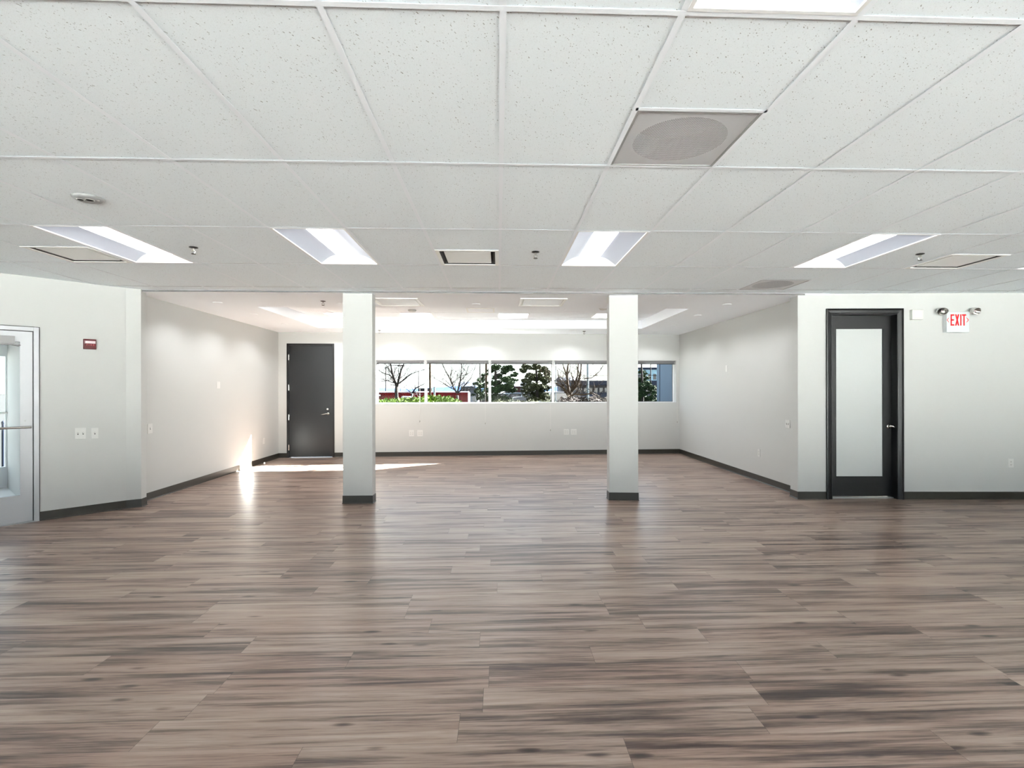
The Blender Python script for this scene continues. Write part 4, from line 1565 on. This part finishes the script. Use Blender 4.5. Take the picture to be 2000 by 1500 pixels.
bare_tree(15, [(1113, 786), (1112, 776)], [
    ([(1112, 775), (1106, 765), (1098, 755), (1088, 750)], 0.05), ([(1112, 774), (1108, 745), (1108, 728), (1111, 700)], 0.05),
    ([(1113, 772), (1120, 755), (1128, 735), (1130, 705)], 0.045), ([(1113, 774), (1122, 770), (1140, 771), (1158, 768), (1172, 775)], 0.035),
    ([(1108, 740), (1103, 722), (1097, 706)], 0.03), ([(1116, 765), (1128, 752), (1134, 730), (1136, 700)], 0.045),
    ([(1140, 740), (1156, 738), (1172, 724), (1180, 712)], 0.018), ([(1100, 756), (1092, 740), (1088, 720)], 0.02)],
    0.06, 'dense brown bare tree with many crossing limbs, fourth window', 11, 'bark_tan', 3, 0.35)


def evergreen(px, D, blobs, lab, seed, mat, trunk_r=0.06, n=420, size=0.05):
    rnd = random.Random(seed)
    b0 = at(px, 780, D)
    e = empty('evergreen_tree', (b0.x, b0.y, ZG), label=lab, cat='tree', group='trees outside the windows')
    org = Vector((b0.x, b0.y, ZG))
    MB().tube([(0, 0, 0), (0.02, 0, 1.6), (-0.02, 0.02, 3.0), (0, 0, 4.2)], [trunk_r, trunk_r * 0.85, trunk_r * 0.6, 0.01], 8).build('trunk', 'bark_grey', e, smooth=True)
    f = MB()
    br = MB()
    for (bx, by, rx, ry) in blobs:
        c = at(bx, by, D + rnd.uniform(-0.5, 0.5)) - org
        wx, wz = rx * D / F, ry * D / F
        leaf_cards(f, c, (wx * 1.15, wx, wz), int(n * (rx * ry) / 90), size, rnd, 0.6)
        for _ in range(3):
            c2 = c + Vector((rnd.gauss(0, wx * 0.8), rnd.gauss(0, wx * 0.5), rnd.gauss(0, wz * 0.9)))
            leaf_cards(f, c2, (wx * 0.5, wx * 0.5, wz * 0.35), int(n * 0.16), size, rnd, 0.6)
        st_ = Vector((0, 0, max(0.4, c.z - abs(c.x) * 0.4)))
        br.tube([st_, st_.lerp(c, 0.6) + Vector((0, 0, 0.03)), c], [0.018, 0.012, 0.004], 4)
    f.build('foliage', mat, e)
    br.build('branches', 'bark_grey', e)
    return e


evergreen(968, 18, [(970, 716, 8, 5), (990, 719, 10, 5), (984, 727, 6, 4), (972, 735, 9, 5), (1000, 722, 6, 3), (966, 748, 12, 6), (990, 742, 12, 6), (1003, 733, 7, 3),
                    (985, 757, 14, 7), (965, 762, 14, 7), (1000, 762, 10, 5), (968, 776, 10, 8), (984, 778, 8, 6), (960, 722, 6, 6), (995, 752, 8, 4), (962, 780, 9, 8)],
          'dark evergreen tree with a ragged outline right of the utility pole', 21, 'leaf_dark')
evergreen(1048, 19, [(1028, 717, 9, 5), (1046, 716, 9, 6), (1062, 722, 8, 6), (1036, 733, 9, 5), (1028, 744, 9, 6), (1050, 738, 12, 7), (1066, 742, 9, 8), (1040, 755, 14, 8),
                     (1060, 758, 12, 9), (1032, 764, 9, 6), (1050, 772, 14, 8), (1066, 776, 9, 8), (1040, 780, 10, 6), (1070, 730, 6, 8), (1022, 724, 6, 4)],
          'olive evergreen tree filling the right half of the middle window', 22, 'leaf_olive')
evergreen(938, 27, [(940, 742, 8, 6), (932, 750, 8, 5), (944, 758, 9, 8), (934, 766, 8, 6), (944, 774, 9, 8), (936, 776, 7, 6), (946, 735, 6, 8)],
          'dark evergreen bush behind the utility pole, second window', 23, 'leaf_dark', 0.05)
evergreen(1254, 15.8, [(1253, 726, 8, 4), (1260, 738, 9, 5), (1252, 742, 8, 5), (1262, 750, 9, 6), (1252, 755, 9, 7), (1272, 758, 9, 6), (1255, 768, 9, 7), (1262, 780, 9, 7),
                       (1277, 768, 6, 7), (1276, 781, 7, 6), (1252, 780, 8, 7)],
          'dark green tree in the rightmost window beside the blue wall', 24, 'leaf_dark', 0.04, 420, 0.035)


def bush(name, px0, px1, tops, D, mat, lab, seed, n=2600, size=0.045, cat='shrub'):
    rnd = random.Random(seed)
    c0 = at((px0 + px1) / 2, 780, D)
    e = empty(name, (c0.x, c0.y, ZG), label=lab, cat=cat)
    org = Vector((c0.x, c0.y, ZG))
    f = MB()
    core = MB()
    m = len(tops)
    rings = []
    for i, ty in enumerate(tops):
        x = px0 + (px1 - px0) * i / (m - 1)
        t_ = at(x, ty, D) - org
        rings.append([(t_.x, -0.35, 0), (t_.x, 0.35, 0), (t_.x, 0.30, t_.z - 0.12), (t_.x, 0, t_.z - 0.04), (t_.x, -0.30, t_.z - 0.12)])
        wx = (px1 - px0) / (m - 1) * D / F
        leaf_cards(f, (t_.x, 0, t_.z - 0.13), (wx * 0.8, 0.42, 0.16), n // m, size, rnd)
        leaf_cards(f, (t_.x, -0.3, t_.z - 0.5), (wx * 0.7, 0.12, 0.4), n // m // 2, size, rnd)
    core.loft(rings)
    core.build('inner_mass', mat, e)
    f.build('foliage', mat, e)
    return e


bush('hedge', 744, 832, [783, 781.5, 781, 780, 779, 778.5, 778, 777, 775], 12.6, 'leaf_bright', 'low bright green hedge before the red fence, in the leftmost window', 31, cat='hedge')
bush('hedge', 833, 899, [776, 774.5, 775, 774, 776, 776, 778, 781, 785], 14.2, 'leaf_bright', 'taller bright green hedge at the foot of the second window', 32, cat='hedge')
bush('shrub', 1098, 1143, [777, 779, 776, 778, 780, 777], 12.9, 'twig_brown', 'brown leafless shrub under the dense bare tree', 33, 1500, 0.03)
bush('shrub', 1152, 1200, [778, 775, 779, 776, 778], 16.4, 'twig_brown', 'brown leafless shrub right of the white pole', 34, 1500, 0.03)
bush('shrub', 974, 1074, [780, 782, 781, 783, 781, 782, 780], 15.0, 'leaf_olive', 'low olive shrub under the two evergreens', 35, 1500, 0.03)


# ------------------------------------------------------------------ poles
def pole(px, D, ptop, r, mat, lab, name='street_pole', extra=None):
    p = at(px, 765, D)
    e = empty(name, (p.x, p.y, ZG), label=lab, cat='pole')
    h = at(px, ptop, D).z - ZG
    MB().tube([(0, 0, 0), (0, 0, h * 0.5), (0, 0, h)], [r, r * 0.92, r * 0.8], 12).build('shaft', mat, e, smooth=True)
    if extra: extra(e, h, r)
    return e


def arm_lamp(e, h, r):
    MB().tube([(0, 0, h - 0.1), (0.4, 0, h + 0.1), (1.1, 0, h + 0.12)], r * 0.5, 6).build('arm', 'pole_dark', e)
    MB().box(1.0, 1.6, -0.12, 0.12, h + 0.02, h + 0.14).build('lamp_head', 'pole_dark', e)


def cross_arm(e, h, r):
    MB().box(-0.8, 0.8, -0.06, 0.06, h - 0.5, h - 0.38).build('cross_arm', 'bark_tan', e)
    for q in (-0.7, 0.7):
        MB().cyl((q, 0, h - 0.38), 0.04, 0.14, n=8).build('insulator', 'pole_dark', e)


def small_sign(e, h, r):
    MB().box(0.05, 1.2, -0.03, 0.03, h - 2.0, h - 1.6).build('sign_panel', 'pole_dark', e)


pole(753.5, 45, 716, 0.055, 'pole_dark', 'thin dark pole behind the red fence, leftmost window', extra=arm_lamp)
pole(783, 50, 722, 0.035, 'bld_brick', 'very thin reddish pole right of the forked bare tree')
pole(817.5, 48, 724, 0.05, 'pole_dark', 'thin dark pole with a small panel, beside the first mullion', extra=small_sign)
pole(840, 17.0, 560, 0.036, 'bark_tan', 'tan timber pole at the left side of the second window', extra=cross_arm)
pole(949.5, 24, 560, 0.06, 'bark_tan', 'thick tan utility pole at the right side of the second window', extra=cross_arm)
pole(961, 20, 600, 0.018, 'pole_white', 'thin white pole just right of the second mullion')
pole(1148, 19, 560, 0.042, 'pole_white', 'pale blue white pole before the long grey building, fourth window')
pole(1085.5, 22, 600, 0.018, 'pole_white', 'thin white pole just right of the third mullion')
pole(1271, 26, 600, 0.028, 'pole_dark', 'grey pole left of the blue wall in the rightmost window')
p = at(848.5, 775, 18)
e = empty('marker_post', (p.x, p.y, ZG), label='short white post beside the tan timber pole', cat='post')
MB().box(-0.03, 0.03, -0.03, 0.03, 0, at(848, 757, 18).z - ZG).build('post', 'pole_white', e, bevel=0.005)
MB().box(-0.036, 0.036, -0.036, 0.036, at(848, 757, 18).z - ZG, at(848, 757, 18).z - ZG + 0.03).build('cap', 'pole_white', e)
p = at(926, 780, 20)
e = empty('yard_sign', (p.x, p.y, ZG), label='small white sign on a post right of the red fence end', cat='sign')
zt_ = at(926, 775, 20).z - ZG
MB().box(-0.07, 0.07, -0.01, 0.01, zt_ - 0.16, zt_).build('sign_board', 'car_white', e)
MB().box(-0.02, 0.02, -0.02, 0.0, 0, zt_ - 0.1).build('post', 'car_white', e)
p = at(7, 861, 10.2)
e = empty('rail_post', (p.x, p.y, ZG), label='blue post outside, seen through both glass doors', cat='post')
zt_ = at(7, 826, 10.2).z - ZG
MB().tube([(0, 0, 0), (0, 0, zt_)], 0.03, 12).build('shaft', 'roof_blue', e)
MB().lathe([(0.0, zt_ + 0.05), (0.03, zt_ + 0.03), (0.035, zt_), (0.03, zt_ - 0.01)], n=14).build('knob', 'roof_blue', e, smooth=True)
# bins behind the hedge
p0, p1 = at(783, 784, 17), at(801, 774, 17)
e = empty('utility_box', ((p0.x + p1.x) / 2, p0.y, ZG), label='white utility box with green and yellow panels behind the hedge', cat='utility box')
hw, hh = (p1.x - p0.x) / 2, p1.z - ZG
MB().box(-hw, hw, 0, 0.35, 0, hh).build('body', 'car_white', e, bevel=0.04)
MB().box(-hw * 0.8, -hw * 0.05, -0.012, 0, hh * 0.4, hh * 0.92).build('green_panel', 'green_p', e)
MB().box(hw * 0.05, hw * 0.85, -0.012, 0, hh * 0.4, hh * 0.92).build('yellow_panel', 'yellow', e)
p0, p1 = at(746.5, 784, 17), at(760, 780.5, 17)
e = empty('utility_box', ((p0.x + p1.x) / 2, p0.y, ZG), label='low flat white box at the left end of the hedge', cat='utility box')
hw, hh = (p1.x - p0.x) / 2, p1.z - ZG
MB().box(-hw, hw, 0, 0.3, 0, hh - 0.03).build('body', 'car_white', e, bevel=0.02)
MB().box(-hw - 0.01, hw + 0.01, -0.01, 0.31, hh - 0.03, hh).build('lid', 'car_white', e)


# ------------------------------------------------------------------ cars
def car(px0, px1, ptop, D, mat, lab):
    a_, b_ = at(px0, 780, D), at(px1, 780, D)
    L = (b_ - a_).length
    zt_ = at(px0, ptop, D).z
    e = empty('car', ((a_.x + b_.x) / 2, a_.y, ZG), label=lab, cat='car', group='cars parked outside')
    k = (zt_ - ZG) / 1.5
    l = 2.1
    prof = [(-l, 0.35), (-l, 0.8), (-l * 0.93, 0.92), (-l * 0.45, 1.0), (l * 0.62, 0.98), (l * 0.97, 0.88), (l, 0.7), (l, 0.35)]
    cab = [(-l * 0.62, 0.96), (-l * 0.42, 1.42), (-l * 0.2, 1.5), (l * 0.2, 1.48), (l * 0.52, 0.96)]
    for nm, pr, w_, mt in (('body', prof, 0.85, mat), ('cabin', cab, 0.72, 'dark_glass')):
        n = len(pr)
        v = [(x * k, -w_ * k, z * k) for x, z in pr] + [(x * k, w_ * k, z * k) for x, z in pr]
        MB().add(v, [tuple(range(n)), tuple(reversed(range(n, 2 * n)))] + [((i + 1) % n, i, n + i, n + (i + 1) % n) for i in range(n)]).build(nm, mt, e, bevel=0.04)
    MB().box(-l * 0.40 * k, l * 0.22 * k, -0.70 * k, 0.70 * k, 1.46 * k, 1.53 * k).build('roof', mat, e, bevel=0.03)
    for x in (-l * 0.62, l * 0.62):
        for y in (-0.86, 0.70):
            MB().cyl((x * k, y * k, 0.33 * k), 0.33 * k, 0.16 * k, 'y', 20).build('wheel', 'tyre', e)


car(975, 1000, 769, 62, 'car_blue', 'pale blue parked car under the left evergreen, middle window')
car(996, 1023, 768, 60, 'car_blue', 'pale blue parked car between the two evergreens')
car(1087, 1112, 766.5, 38, 'car_white', 'white parked car behind the dense bare tree')
car(918, 936, 768, 70, 'car_blue', 'pale blue parked car right of the red fence end')
car(1036, 1056, 763, 55, 'car_white', 'white parked van seen through the olive evergreen')


# ------------------------------------------------------------------ far buildings
def building(px0, px1, ptop, peave, D, depth, wmat, rmat, lab, rows, gable=True):
    a_, b_ = at(px0, 761, D), at(px1, 761, D)
    L = b_.x - a_.x
    e = empty('building', (a_.x, a_.y, ZG), label=lab, cat='building', group='buildings beyond the car park')
    ze = at(px0, peave, D).z - ZG
    zt_ = at(px0, ptop, D).z - ZG
    MB().box(0, L, 0, depth, 0, ze).build('wall', wmat, e)
    r = MB()
    if gable:
        r.loft([[(-0.4, -0.5, ze - 0.05), (-0.4, depth * 0.5, zt_ + 0.1), (-0.4, depth + 0.5, ze - 0.05)], [(L + 0.4, -0.5, ze - 0.05), (L + 0.4, depth * 0.5, zt_ + 0.1), (L + 0.4, depth + 0.5, ze - 0.05)]])
    else:
        r.box(-0.5, L + 0.5, -0.8, depth, ze, zt_)
    r.build('roof', rmat, e)
    for (z0_, z1_, n) in rows:
        for i in range(n):
            x0 = L * (i + 0.2) / n
            x1 = L * (i + 0.8) / n
            MB().box(x0, x1, -0.06, 0, z0_ * ze, z1_ * ze).build('window', 'dark_glass', e)
    return e


building(900, 924, 746, 754, 75, 8, 'bld_grey', 'roof_blue', 'grey house with blue roof behind the pale bare tree', [(0.35, 0.9, 4)])
building(918, 933, 757, 758, 60, 5, 'bld_white', 'bld_white', 'small white garage beside the red fence end', [], False)
building(988, 1026, 746, 754, 80, 9, 'bld_grey', 'roof_blue', 'dark building with pale blue roof between the two evergreens', [(0.5, 0.85, 5)])
building(1008, 1016, 755, 756, 70, 4, 'bld_brick', 'bld_brick', 'small red brick hut between the two evergreens', [(0.3, 0.7, 1)], False)
bd_ = building(1128, 1292, 743.5, 752.5, 44, 12, 'bld_grey', 'roof_blue', 'long two storey grey building with blue roof bands, fourth window', [(0.62, 0.9, 16), (0.1, 0.35, 16)], False)
z_ = at(1140, 767, 43).z - ZG
MB().box(0, 7.2, -1.6, 0, z_ - 0.35, z_).build('awning', 'roof_blue', bd_)
rl = MB()
zt_ = at(1140, 743.5, 44).z - ZG
for k in range(15):
    rl.box(k * 0.5, k * 0.5 + 0.03, -0.7, -0.67, zt_, zt_ + 0.42)
rl.box(0, 7.2, -0.7, -0.67, zt_ + 0.40, zt_ + 0.44)
rl.build('roof_railing', 'pole_dark', bd_)
building(1104, 1128, 737, 742, 58, 8, 'bld_white', 'roof_blue', 'pale building partly hidden by the dense bare tree', [(0.3, 0.5, 3), (0.65, 0.85, 3)])
building(1244, 1284, 718, 722, 60, 8, 'blue_glass', 'roof_blue', 'tall pale blue glass building behind the rightmost window tree', [(0.15, 0.3, 4), (0.45, 0.6, 4), (0.72, 0.88, 4)], False)

# ------------------------------------------------------------------ hills on the horizon
rnd = random.Random(4)
hm = MB()
hv_, n_ = [], 60
rings = []
for i in range(n_ + 1):
    x = -330 + 560 * i / n_
    hgt = 4.2 + 1.6 * math.sin(i * 0.45) + rnd.uniform(-0.4, 0.4)
    rings.append([(x, 560, ZG), (x, 585, ZG + hgt), (x, 640, ZG)])
hm.loft(rings)
tag(hm.build('hills', 'hill'), 'low blue hills along the horizon behind the red fence', 'hills', kind='structure')
